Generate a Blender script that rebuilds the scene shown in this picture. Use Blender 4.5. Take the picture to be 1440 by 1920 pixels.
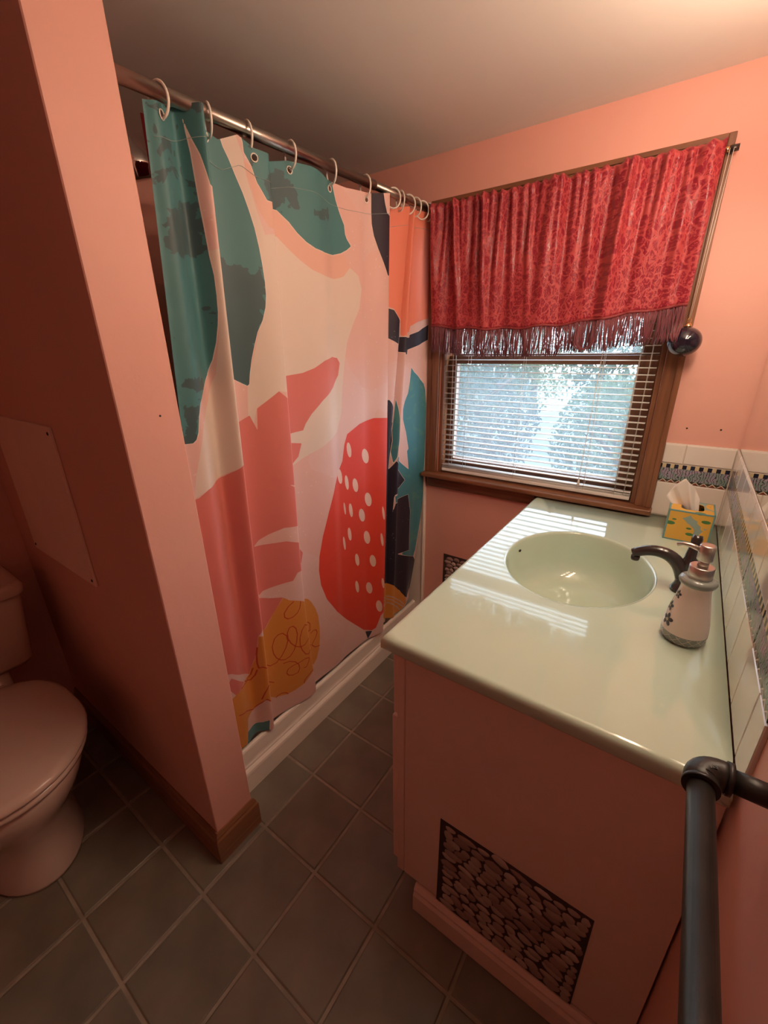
import bpy, bmesh, math, random
import numpy as np
from mathutils import Vector, Matrix

# ------------------------------------------------------------------ camera
scene = bpy.context.scene
COL = scene.collection
for o in list(bpy.data.objects):
    bpy.data.objects.remove(o)

cam_data = bpy.data.cameras.new('camera')
cam = bpy.data.objects.new('camera', cam_data)
COL.objects.link(cam)
CAM_R = Vector((0.81627063, 0.57753053, -0.01267872))
CAM_U = Vector((-0.19888554, 0.30157183, 0.93246929))
CAM_F = Vector((-0.54235302, 0.75862568, -0.3610267))
cam.matrix_world = Matrix(((CAM_R.x, CAM_U.x, -CAM_F.x, -0.1530673),
                           (CAM_R.y, CAM_U.y, -CAM_F.y, -1.5928432),
                           (CAM_R.z, CAM_U.z, -CAM_F.z, 1.3506670),
                           (0, 0, 0, 1)))
cam_data.sensor_fit = 'VERTICAL'
cam_data.sensor_height = 36.0
cam_data.lens = 14.716
cam_data.clip_start = 0.01
cam_data.clip_end = 200
scene.camera = cam

# ------------------------------------------------------------------ sky, sun, exposure
world = bpy.data.worlds.new('world')
scene.world = world
world.use_nodes = True
bg = world.node_tree.nodes['Background']
bg.inputs['Color'].default_value = (0.72, 0.86, 1.0, 1)
bg.inputs['Strength'].default_value = 7.0

sun_d = bpy.data.lights.new('sun', 'SUN')
sun_d.energy = 7.0
sun_d.angle = 0.01
sun_d.color = (1.0, 0.93, 0.8)
sun = bpy.data.objects.new('sun', sun_d)
COL.objects.link(sun)
sun.rotation_euler = Vector((-0.86, -0.20, -0.46)).to_track_quat('-Z', 'Y').to_euler()

scene.view_settings.view_transform = 'Standard'
scene.view_settings.look = 'None'
scene.view_settings.gamma = 1.0
scene.view_settings.use_curve_mapping = False
scene.view_settings.exposure = 0.0

LAMP_COLOR = (1.0, 0.78, 0.565)
LAMP_POWER = 64.0          # emission strength of the vanity bulbs

# ------------------------------------------------------------------ room dimensions (metres)
CEIL = 1.985
XL, YF = -1.93, -2.60        # left wall, wall behind the camera
HC = 0.823                   # counter height
WX0, WX1, WZ0, WZ1 = -0.998, -0.237, 0.852, 1.795   # window opening
PX, PY0, PY1 = -0.984, -1.247, -1.132                # partition end, faces

# ------------------------------------------------------------------ helpers
def mat(name, color, rough=0.6, metal=0.0, bump=0.0, bump_scale=60.0, vary=0.0, vary_scale=6.0,
        coat=0.0, spec=0.5, sheen=0.0, detail=4.0):
    m = bpy.data.materials.new(name)
    m.use_nodes = True
    nt = m.node_tree
    b = nt.nodes['Principled BSDF']
    b.inputs['Base Color'].default_value = (*color, 1)
    b.inputs['Roughness'].default_value = rough
    b.inputs['Metallic'].default_value = metal
    b.inputs['Specular IOR Level'].default_value = spec
    if coat:
        b.inputs['Coat Weight'].default_value = coat
        b.inputs['Coat Roughness'].default_value = 0.05
    if sheen:
        b.inputs['Sheen Weight'].default_value = sheen
    tc = None
    if bump or vary:
        tc = nt.nodes.new('ShaderNodeTexCoord')
    if vary:
        n = nt.nodes.new('ShaderNodeTexNoise')
        n.inputs['Scale'].default_value = vary_scale
        n.inputs['Detail'].default_value = detail
        nt.links.new(tc.outputs['Object'], n.inputs['Vector'])
        r = nt.nodes.new('ShaderNodeMapRange')
        r.inputs['From Min'].default_value = 0.3
        r.inputs['From Max'].default_value = 0.7
        r.inputs['To Min'].default_value = 1 - vary
        r.inputs['To Max'].default_value = 1 + vary
        nt.links.new(n.outputs['Fac'], r.inputs['Value'])
        mx = nt.nodes.new('ShaderNodeVectorMath')
        mx.operation = 'SCALE'
        mx.inputs[0].default_value = color
        nt.links.new(r.outputs['Result'], mx.inputs['Scale'])
        nt.links.new(mx.outputs['Vector'], b.inputs['Base Color'])
    if bump:
        n = nt.nodes.new('ShaderNodeTexNoise')
        n.inputs['Scale'].default_value = bump_scale
        n.inputs['Detail'].default_value = 3
        nt.links.new(tc.outputs['Object'], n.inputs['Vector'])
        bp = nt.nodes.new('ShaderNodeBump')
        bp.inputs['Strength'].default_value = bump
        bp.inputs['Distance'].default_value = 0.002
        nt.links.new(n.outputs['Fac'], bp.inputs['Height'])
        nt.links.new(bp.outputs['Normal'], b.inputs['Normal'])
    return m

def wood(name, c1, c2, axis='X', rough=0.4, scale=9.0):
    m = bpy.data.materials.new(name)
    m.use_nodes = True
    nt = m.node_tree
    b = nt.nodes['Principled BSDF']
    b.inputs['Roughness'].default_value = rough
    tc = nt.nodes.new('ShaderNodeTexCoord')
    mp = nt.nodes.new('ShaderNodeMapping')
    s = [scale, scale, scale]
    s['XYZ'.index(axis)] = scale * 0.06
    mp.inputs['Scale'].default_value = s
    nt.links.new(tc.outputs['Object'], mp.inputs['Vector'])
    n = nt.nodes.new('ShaderNodeTexNoise')
    n.inputs['Scale'].default_value = 7.0
    n.inputs['Detail'].default_value = 6
    n.inputs['Distortion'].default_value = 0.6
    nt.links.new(mp.outputs['Vector'], n.inputs['Vector'])
    cr = nt.nodes.new('ShaderNodeValToRGB')
    cr.color_ramp.elements[0].position = 0.35
    cr.color_ramp.elements[0].color = (*c1, 1)
    cr.color_ramp.elements[1].position = 0.68
    cr.color_ramp.elements[1].color = (*c2, 1)
    nt.links.new(n.outputs['Fac'], cr.inputs['Fac'])
    nt.links.new(cr.outputs['Color'], b.inputs['Base Color'])
    return m

class MB:
    """collects shapes, then builds one mesh object"""
    def __init__(self):
        self.v, self.f, self.sm = [], [], []
    def add(self, vs, fs, smooth=False):
        k = len(self.v)
        self.v += [tuple(p) for p in vs]
        self.f += [tuple(i + k for i in q) for q in fs]
        self.sm += [smooth] * len(fs)
        return self
    def box(self, a, b, bev=0.0, seg=2):
        x0, x1 = sorted((a[0], b[0])); y0, y1 = sorted((a[1], b[1])); z0, z1 = sorted((a[2], b[2]))
        if bev:
            bm = bmesh.new()
            bmesh.ops.create_cube(bm, size=1)
            for v in bm.verts:
                v.co = Vector(((x0 + x1) / 2 + v.co.x * (x1 - x0), (y0 + y1) / 2 + v.co.y * (y1 - y0), (z0 + z1) / 2 + v.co.z * (z1 - z0)))
            bev = min(bev, 0.49 * min(x1 - x0, y1 - y0, z1 - z0))
            bmesh.ops.bevel(bm, geom=list(bm.edges), offset=bev, segments=seg, affect='EDGES', profile=0.6)
            self.bm(bm, smooth=False)
            return self
        vs = [(x, y, z) for z in (z0, z1) for y in (y0, y1) for x in (x0, x1)]
        fs = [(0, 2, 3, 1), (4, 5, 7, 6), (0, 1, 5, 4), (2, 6, 7, 3), (0, 4, 6, 2), (1, 3, 7, 5)]
        return self.add(vs, fs)
    def bm(self, bm, smooth=True):
        bm.verts.index_update()
        self.add([v.co[:] for v in bm.verts], [[v.index for v in f.verts] for f in bm.faces], smooth)
        bm.free()
        return self
    def loft(self, rings, closed=True, cap0=True, cap1=True, smooth=True):
        n = len(rings[0])
        vs = [p for r in rings for p in r]
        fs = []
        for i in range(len(rings) - 1):
            for j in range(n if closed else n - 1):
                k = (j + 1) % n
                fs.append((i * n + j, i * n + k, (i + 1) * n + k, (i + 1) * n + j))
        self.add(vs, fs, smooth)
        if cap0:
            self.add(rings[0], [tuple(range(n - 1, -1, -1))])
        if cap1:
            self.add(rings[-1], [tuple(range(n))])
        return self
    def lathe(self, prof, c=(0, 0, 0), n=32, sx=1.0, sy=1.0, cap0=True, cap1=True):
        rings = []
        for r, z in prof:
            rings.append([(c[0] + r * sx * math.cos(2 * math.pi * j / n), c[1] + r * sy * math.sin(2 * math.pi * j / n), c[2] + z) for j in range(n)])
        return self.loft(rings, True, cap0, cap1)
    def tube(self, path, rad, n=12, cap=True, closed=False):
        path = [Vector(p) for p in path]
        m = len(path)
        rs = rad if isinstance(rad, (list, tuple)) else [rad] * m
        rings = []
        ref = None
        for i, p in enumerate(path):
            if closed:
                t = path[(i + 1) % m] - path[i - 1]
            else:
                t = path[min(i + 1, m - 1)] - path[max(i - 1, 0)]
            t.normalize()
            if ref is None:
                ref = Vector((0, 0, 1)) if abs(t.z) < 0.9 else Vector((1, 0, 0))
            a = t.cross(ref)
            a.normalize()
            b = a.cross(t)
            ref = b
            rings.append([tuple(p + (a * math.cos(2 * math.pi * j / n) + b * math.sin(2 * math.pi * j / n)) * rs[i]) for j in range(n)])
        if closed:
            rings.append(rings[0])
            return self.loft(rings, True, False, False)
        return self.loft(rings, True, cap, cap)
    def extrude(self, prof, axis, a, b, smooth=False):
        """closed 2-D profile swept along an axis; profile order: remaining axes in xyz order"""
        i = 'xyz'.index(axis)
        def p3(q, t):
            q = list(q); q.insert(i, t); return tuple(q)
        return self.loft([[p3(q, a) for q in prof], [p3(q, b) for q in prof]], True, True, True, smooth)
    def sphere(self, c, r, n=24, m=16, sc=(1, 1, 1)):
        bm = bmesh.new()
        bmesh.ops.create_uvsphere(bm, u_segments=n, v_segments=m, radius=1)
        for v in bm.verts:
            v.co = Vector((c[0] + v.co.x * r * sc[0], c[1] + v.co.y * r * sc[1], c[2] + v.co.z * r * sc[2]))
        return self.bm(bm)
    def mesh(self, name):
        me = bpy.data.meshes.new(name)
        me.from_pydata(self.v, [], self.f)
        me.polygons.foreach_set('use_smooth', self.sm)
        bm = bmesh.new()
        bm.from_mesh(me)
        bmesh.ops.remove_doubles(bm, verts=bm.verts, dist=1e-6)
        bmesh.ops.recalc_face_normals(bm, faces=bm.faces)
        bm.to_mesh(me)
        bm.free()
        me.update()
        return me
    def build(self, name, material, parent=None, loc=None, rz=0.0):
        """vertices are in world space unless loc is given"""
        me = self.mesh(name)
        if material:
            me.materials.append(material)
        o = bpy.data.objects.new(name, me)
        COL.objects.link(o)
        if loc is not None:
            o.location = loc
            o.rotation_euler = (0, 0, rz)
        if parent:
            adopt(o, parent)
        return o

def pivot(o, p):
    """move an object's origin to p (its mesh stays where it is)"""
    p = Vector(p)
    o.data.transform(Matrix.Translation(-p))
    o.location = p
    return o

def adopt(o, parent):
    o.parent = parent
    # parts are built in the same space as their thing's children: world space
    o.matrix_parent_inverse = world_of(parent).inverted()

def world_of(o):
    m = Matrix.LocRotScale(o.location, o.rotation_euler, o.scale)
    if o.parent:
        return world_of(o.parent) @ o.matrix_parent_inverse @ m
    return m

def tag(o, label, cat, group=None, kind=None):
    o['label'] = label
    o['category'] = cat
    if group: o['group'] = group
    if kind: o['kind'] = kind
    return o

def thing(name, label, cat, loc=(0, 0, 0), group=None):
    o = bpy.data.objects.new(name, None)
    o.empty_display_size = 0.05
    COL.objects.link(o)
    o.location = loc
    return tag(o, label, cat, group)

def struct(o):
    o['kind'] = 'structure'
    return o

def dup(o, parent=None, loc=None):
    c = o.copy()
    COL.objects.link(c)
    if parent is not None:
        c.parent = parent
    if loc is not None:
        c.location = loc
    return c

def rounded(pts_r, x0, x1, y0, y1, n=6):
    """rounded rectangle outline"""
    out = []
    r = pts_r
    for cx, cy, a0 in ((x1 - r, y1 - r, 0), (x0 + r, y1 - r, 90), (x0 + r, y0 + r, 180), (x1 - r, y0 + r, 270)):
        for k in range(n + 1):
            a = math.radians(a0 + 90 * k / n)
            out.append((cx + r * math.cos(a), cy + r * math.sin(a)))
    return out

# ------------------------------------------------------------------ materials
PINK = (0.765, 0.385, 0.312)
M = {}
M['wall'] = mat('pink_paint', PINK, 0.55, bump=0.25, bump_scale=45, vary=0.03, vary_scale=3)
M['cab'] = mat('pink_cabinet_paint', (0.86, 0.62, 0.54), 0.42, bump=0.08, bump_scale=30, vary=0.03)
M['ceil'] = mat('ceiling_paint', (0.78, 0.73, 0.68), 0.7, bump=0.15, bump_scale=30)
M['grout'] = mat('floor_grout', (0.33, 0.27, 0.21), 0.9, bump=0.4, bump_scale=200, vary=0.2, vary_scale=20)
M['tile'] = mat('slate_tile', (0.185, 0.158, 0.122), 0.42, bump=0.2, bump_scale=18, vary=0.22, vary_scale=7)
M['tile2'] = mat('slate_tile_warm', (0.188, 0.153, 0.118), 0.42, bump=0.2, bump_scale=18, vary=0.22, vary_scale=7)
M['panel'] = mat('access_panel_paint', (0.90, 0.62, 0.52), 0.5, bump=0.1, bump_scale=40, vary=0.04)
M['cream'] = mat('cream_acrylic', (0.88, 0.80, 0.72), 0.22, vary=0.02)
M['shower'] = mat('shower_wall_tile', (0.62, 0.33, 0.26), 0.4)
M['porcelain'] = mat('pink_porcelain', (0.68, 0.49, 0.42), 0.16, coat=0.4)
M['mint'] = mat('mint_counter', (0.55, 0.66, 0.54), 0.06, coat=0.5, vary=0.03, vary_scale=3)
M['wtile'] = mat('white_glazed_tile', (0.80, 0.72, 0.66), 0.10, coat=0.5, bump=0.06, bump_scale=14)
M['wgrout'] = mat('wall_grout', (0.72, 0.62, 0.54), 0.85)
M['steel'] = mat('brushed_nickel', (0.42, 0.38, 0.34), 0.30, 1.0)
M['steel2'] = mat('satin_steel', (0.62, 0.56, 0.52), 0.32, 1.0)
M['chrome'] = mat('chrome', (0.75, 0.72, 0.70), 0.06, 1.0)
M['bronze'] = mat('dark_bronze', (0.035, 0.024, 0.022), 0.22, 0.0, coat=0.3)
M['iron'] = mat('black_iron_pipe', (0.020, 0.016, 0.014), 0.42, 0.0, bump=0.15, bump_scale=160, vary=0.2, vary_scale=40)
M['plastic'] = mat('white_plastic', (0.82, 0.76, 0.68), 0.35)
M['slat'] = mat('blind_slat_white', (0.85, 0.83, 0.80), 0.4)
M['cord'] = mat('blind_cord', (0.82, 0.76, 0.68), 0.7)
M['black'] = mat('dark_hole', (0.02, 0.015, 0.012), 0.8)
M['woodx'] = wood('window_wood_x', (0.16, 0.060, 0.028), (0.26, 0.105, 0.048), 'X')
M['woodz'] = wood('window_wood_z', (0.16, 0.060, 0.028), (0.26, 0.105, 0.048), 'Z')
M['basex'] = wood('baseboard_wood_x', (0.22, 0.090, 0.042), (0.33, 0.140, 0.065), 'X')
M['basey'] = wood('baseboard_wood_y', (0.22, 0.090, 0.042), (0.33, 0.140, 0.065), 'Y')
M['mirror'] = mat('mirror_glass', (0.86, 0.86, 0.85), 0.01, 1.0)
M['liner'] = mat('red_liner', (0.30, 0.02, 0.03), 0.5)
M['ball'] = mat('dark_blue_glass', (0.014, 0.010, 0.022), 0.06, coat=0.6)
M['gold'] = mat('gold_wire', (0.75, 0.50, 0.25), 0.25, 1.0)
M['tissue'] = mat('tissue_paper', (0.84, 0.77, 0.72), 0.9, bump=0.2, bump_scale=60)
M['ceramic'] = mat('dispenser_ceramic', (0.80, 0.68, 0.62), 0.14, coat=0.4)
M['ceramic_grey'] = mat('dispenser_grey_glaze', (0.26, 0.28, 0.26), 0.22, coat=0.3)
M['flower'] = mat('painted_flower', (0.060, 0.062, 0.085), 0.3)
M['flower_c'] = mat('painted_flower_centre', (0.5, 0.46, 0.36), 0.3)
M['stone_back'] = mat('pebble_gap', (0.055, 0.030, 0.026), 0.7)
for i, c in enumerate([(0.44, 0.33, 0.29), (0.36, 0.25, 0.22), (0.52, 0.40, 0.35), (0.30, 0.20, 0.18)]):
    M['stone%d' % i] = mat('pebble_print_%d' % i, c, 0.55, vary=0.25, vary_scale=30)

def glass_mat():
    m = bpy.data.materials.new('window_glass')
    m.use_nodes = True
    nt = m.node_tree
    nt.nodes.remove(nt.nodes['Principled BSDF'])
    out = nt.nodes['Material Output']
    t = nt.nodes.new('ShaderNodeBsdfTransparent')
    t.inputs['Color'].default_value = (0.94, 0.97, 0.98, 1)
    g = nt.nodes.new('ShaderNodeBsdfGlossy')
    g.inputs['Roughness'].default_value = 0.02
    d = nt.nodes.new('ShaderNodeBsdfTranslucent')
    d.inputs['Color'].default_value = (0.8, 0.9, 1.0, 1)
    lw = nt.nodes.new('ShaderNodeLayerWeight')
    pw = nt.nodes.new('ShaderNodeMath'); pw.operation = 'POWER'; pw.inputs[1].default_value = 5.0
    lw.inputs['Blend'].default_value = 0.5
    nt.links.new(lw.outputs['Facing'], pw.inputs[0])
    fr = nt.nodes.new('ShaderNodeMath'); fr.operation = 'MULTIPLY_ADD'; fr.inputs[1].default_value = 0.9; fr.inputs[2].default_value = 0.03
    nt.links.new(pw.outputs[0], fr.inputs[0])
    mx = nt.nodes.new('ShaderNodeMixShader')
    m2 = nt.nodes.new('ShaderNodeMixShader')
    m2.inputs['Fac'].default_value = 0.08
    nt.links.new(t.outputs[0], m2.inputs[1])
    nt.links.new(d.outputs[0], m2.inputs[2])
    nt.links.new(fr.outputs[0], mx.inputs['Fac'])
    nt.links.new(m2.outputs[0], mx.inputs[1])
    nt.links.new(g.outputs[0], mx.inputs[2])
    nt.links.new(mx.outputs[0], out.inputs['Surface'])
    return m
M['glass'] = glass_mat()

# ------------------------------------------------------------------ room shell
floor = struct(MB().box((XL - .1, YF - .1, -0.05), (0.1, 0.15, -0.0035)).build('floor', M['grout']))
T, GX, GY, GR = 0.2076, -0.9509, -1.5387, 0.0042
tile_mesh = {}
rnd = random.Random(4)
def floor_tile(i, j):
    x0, x1 = GX + i * T + GR, GX + (i + 1) * T - GR
    y0, y1 = GY + j * T + GR, GY + (j + 1) * T - GR
    x0, x1 = max(x0, XL + .002), min(x1, -0.002)
    y0, y1 = max(y0, YF + .002), min(y1, -0.002)
    if x1 - x0 < .01 or y1 - y0 < .01: return
    key = (round(x1 - x0, 4), round(y1 - y0, 4))
    if key not in tile_mesh:
        hx, hy = key[0] / 2, key[1] / 2
        b = 0.003
        vs = [(-hx, -hy, -.008), (hx, -hy, -.008), (hx, hy, -.008), (-hx, hy, -.008),
              (-hx, -hy, -.002), (hx, -hy, -.002), (hx, hy, -.002), (-hx, hy, -.002),
              (-hx + b, -hy + b, 0), (hx - b, -hy + b, 0), (hx - b, hy - b, 0), (-hx + b, hy - b, 0)]
        fs = [(0, 1, 5, 4), (1, 2, 6, 5), (2, 3, 7, 6), (3, 0, 4, 7), (4, 5, 9, 8), (5, 6, 10, 9), (6, 7, 11, 10), (7, 4, 8, 11), (8, 9, 10, 11)]
        tile_mesh[key] = [MB().add(vs, fs).mesh('floor_tile') for _ in range(2)]
        tile_mesh[key][0].materials.append(M['tile'])
        tile_mesh[key][1].materials.append(M['tile2'])
    o = bpy.data.objects.new('floor_tile', tile_mesh[key][rnd.randrange(2)])
    COL.objects.link(o)
    o.location = ((x0 + x1) / 2, (y0 + y1) / 2, 0)
    adopt(o, floor)
for i in range(-5, 5):
    for j in range(-6, 8):
        xc, yc = GX + (i + .5) * T, GY + (j + .5) * T
        if xc < -1.09 and yc > -1.10: continue           # under the shower pan
        if xc > -0.42 and yc > -0.95: continue           # under the vanity
        floor_tile(i, j)

struct(MB().box((XL - .1, YF - .1, CEIL), (0.1, 0.15, CEIL + .08)).build('ceiling', M['ceil']))
wb = MB()
wb.box((XL - .1, 0, -0.05), (WX0, .15, CEIL)); wb.box((WX1, 0, -0.05), (.1, .15, CEIL))
wb.box((WX0, 0, -0.05), (WX1, .15, WZ0 - .02)); wb.box((WX0, 0, WZ1), (WX1, .15, CEIL))
wall_back = struct(wb.build('wall_back', M['wall']))
wall_right = struct(MB().box((0, YF, -0.05), (.1, 0, CEIL)).build('wall_right', M['wall']))
struct(MB().box((XL - .1, YF, -0.05), (XL, 0, CEIL)).build('wall_left', M['wall']))
struct(MB().box((XL, YF - .1, -0.05), (0, YF, CEIL)).build('wall_front', M['wall']))
wp = struct(MB().box((XL, PY0, -0.003), (PX, PY1, CEIL), 0.002, 1).build('wall_partition', M['wall']))
# small holes in the paint
for k, (x, z) in enumerate(((-0.142, 1.114), (-0.0588, 1.1165))):
    o = MB().lathe([(.0026, 0), (.0026, .0012), (.001, .0014)], n=10).build('screw_hole', M['black'])
    o.location = (x, .0006, z); o.rotation_euler = (math.radians(90), 0, 0)
    adopt(o, wall_back)
o = MB().lathe([(.002, 0), (.002, .0012), (.001, .0014)], n=10).build('nail_hole', M['black'])
o.location = (PX - .0006, -1.172, 1.237); o.rotation_euler = (0, math.radians(90), 0)
adopt(o, wp)

# baseboards of the partition: moulded profile on the end and on the front face
BH, BT = 0.108, 0.013
def bprof(s):
    return [(0, 0), (s * BT, 0), (s * BT, BH - .024), (s * BT * .72, BH - .017), (s * BT * .72, BH - .011), (s * BT * .30, BH), (0, BH)]
def sweep_base(name, pts, m):
    """profile swept along a mitred polyline in plan: pts = [(x, y, nx, ny)]"""
    rings = []
    for (x, y, nx, ny) in pts:
        rings.append([(x + nx * d, y + ny * d, z) for d, z in bprof(1)])
    return MB().loft(rings, True, True, True, False).build(name, m)
struct(sweep_base('baseboard_right', [(PX, PY0, 1, -1), (PX, PY1, 1, 1)], M['basey']))
struct(sweep_base('baseboard_front', [(XL, PY0, 0, -1), (PX, PY0, 1, -1)], M['basex']))

# ------------------------------------------------------------------ window
win = bpy.data.objects.new('window_1', None)
COL.objects.link(win)
win.location = ((WX0 + WX1) / 2, 0, WZ0)
struct(win)
CW = 0.050
def casing(name, a, b, m):
    return MB().box(a, b, .003, 2).build(name, m, win)
casing('casing', (WX1 + .002, -.018, WZ0 - .004), (WX1 + CW, -.0005, WZ1), M['woodz'])
casing('casing', (WX0 - CW, -.018, WZ0 - .004), (WX0 - .002, -.0005, WZ1), M['woodz'])
casing('head_casing', (WX0 - CW, -.018, WZ1 + .0005), (WX1 + CW, -.0005, WZ1 + CW), M['woodx'])
MB().box((WX1 + .034, -.024, WZ0 - .003), (WX1 + CW, -.0185, WZ1 + CW - .001), .002).build('casing_band', M['woodz'], win)
MB().box((WX0 - CW, -.024, WZ0 - .003), (WX0 - .034, -.0185, WZ1 + CW - .001), .002).build('casing_band', M['woodz'], win)
MB().box((WX0 - .034, -.024, WZ1 + .036), (WX1 + .034, -.0185, WZ1 + CW - .001), .002).build('casing_band', M['woodx'], win)
MB().box((WX0 - CW - .008, -.052, WZ0 - .022), (WX1 + CW + .004, .06, WZ0 - .004), .006, 3).build('sill', M['woodx'], win)
MB().extrude([(-.0005, WZ0 - .0225), (-.020, WZ0 - .0225), (-.020, WZ0 - .060), (-.012, WZ0 - .072), (-.0005, WZ0 - .072)], 'x', WX0 - CW + .012, -0.565).build('apron', M['woodx'], win)
MB().box((WX0 + .0005, 0, WZ0 - .003), (WX0 + .014, .145, WZ1 - .001), .001, 1).build('jamb', M['woodz'], win)
MB().box((WX1 - .014, 0, WZ0 - .003), (WX1 - .0005, .145, WZ1 - .001), .001, 1).build('jamb', M['woodz'], win)
MB().box((WX0 + .0145, 0, WZ1 - .015), (WX1 - .0145, .145, WZ1 - .001), .001, 1).build('head_jamb', M['woodx'], win)
GX0, GX1, GZ0, GZ1 = -0.955, -0.306, 0.905, 1.295
def sash(y0, y1, x0, x1, z0, z1, gx0, gx1, gz0, gz1, name):
    MB().box((x0, y0, z0), (gx0, y1, z1), .003).build(name + '_stile', M['woodz'], win)
    MB().box((gx1, y0, z0), (x1, y1, z1), .003).build(name + '_stile', M['woodz'], win)
    MB().box((gx0 + .0003, y0, z0), (gx1 - .0003, y1, gz0), .003).build(name + '_rail', M['woodx'], win)
    MB().box((gx0 + .0003, y0, gz1), (gx1 - .0003, y1, z1), .003).build(name + '_rail', M['woodx'], win)
    ym = (y0 + y1) / 2
    MB().box((gx0 - .0, ym - .002, gz0 + .0003), (gx1 + .0, ym + .002, gz1 - .0003)).build('pane', M['glass'], win)
    bd = MB()
    for (a, b) in (((gx0, gz0), (gx0 + .006, gz1)), ((gx1 - .006, gz0), (gx1, gz1))):
        bd.box((a[0] + .0004, ym - .012, a[1] + .0004), (b[0] - .0004, ym - .0025, b[1] - .0004))
    bd.build('glazing_bead', M['plastic'], win)
sash(.045, .075, WX0 + .0145, WX1 - .0145, WZ0 - .003, 1.325, GX0, GX1, GZ0, GZ1, 'lower_sash')
sash(.080, .110, WX0 + .0145, WX1 - .0145, 1.305, WZ1 - .016, GX0, GX1, 1.333, 1.750, 'upper_sash')
# ------------------------------------------------------------------ window blind
blind = thing('window_blind', 'white slatted mini blind hanging in the wooden window', 'blind', (-0.615, 0.012, WZ1 - .02))
BX0, BX1 = WX0 + .018, WX1 - .018
MB().box((BX0, -.002, WZ1 - .043), (BX1, .026, WZ1 - .016), .003).build('head_rail', M['slat'], blind)
slat_me = None
sw, pitch = 0.0108, 0.0213
prof = [(-sw, -.0008), (-sw * .5, .0), (0, .0003), (sw * .5, .0), (sw, -.0008)]
vs, fs = [], []
for x in (BX0, BX1):
    for t in (0, -.0006):
        for (y, z) in prof:
            vs.append((x + .615, y, z + t))
n = 5
for k in range(n - 1):
    fs.append((k, k + 1, 2 * n + k + 1, 2 * n + k))
    fs.append((n + k, 3 * n + k, 3 * n + k + 1, n + k + 1))
fs += [(0, 2 * n, 3 * n, n), (n - 1, 2 * n - 1, 4 * n - 1, 3 * n - 1)]
fs += [tuple(range(0, n)) + tuple(range(2 * n - 1, n - 1, -1)), tuple(range(2 * n, 3 * n)) + tuple(range(4 * n - 1, 3 * n - 1, -1))]
slat_me = MB().add(vs, fs, True).mesh('slat')
slat_me.materials.append(M['slat'])
z = 0.885
rs = random.Random(2)
while z < WZ1 - .05:
    o = bpy.data.objects.new('slat', slat_me)
    COL.objects.link(o)
    o.location = (-0.615, .012, z)
    o.rotation_euler = (math.radians(4 + rs.uniform(-2, 2)), rs.uniform(-.002, .002), 0)
    adopt(o, blind)
    z += pitch
for z in (.8715, .8745, .8775):
    o = bpy.data.objects.new('slat', slat_me)
    COL.objects.link(o)
    o.location = (-0.615, .012, z)
    adopt(o, blind)
MB().box((BX0, .000, 0.856), (BX1, .024, 0.869), .003).build('bottom_rail', M['slat'], blind)
for x in (BX0 + .035, BX0 + .10, -0.665, -0.405, BX1 - .05, BX1 - .02):
    for y in (-.0008, .0248):
        MB().tube([(x, y, 0.868), (x, y, WZ1 - .043)], .0007, 5).build('ladder_cord', M['cord'], blind)
pts = [(-0.402 - .02 * ((1.72 - q) / .8), -.006, q) for q in np.linspace(1.75, .905, 9)]
MB().tube(pts, .0011, 6).build('lift_cord', M['cord'], blind)
MB().lathe([(.001, .024), (.0035, .016), (.0048, 0), (.003, -.002)], (-0.4215, -.006, .884), 12).build('cord_tassel', M['plastic'], blind)

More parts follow.
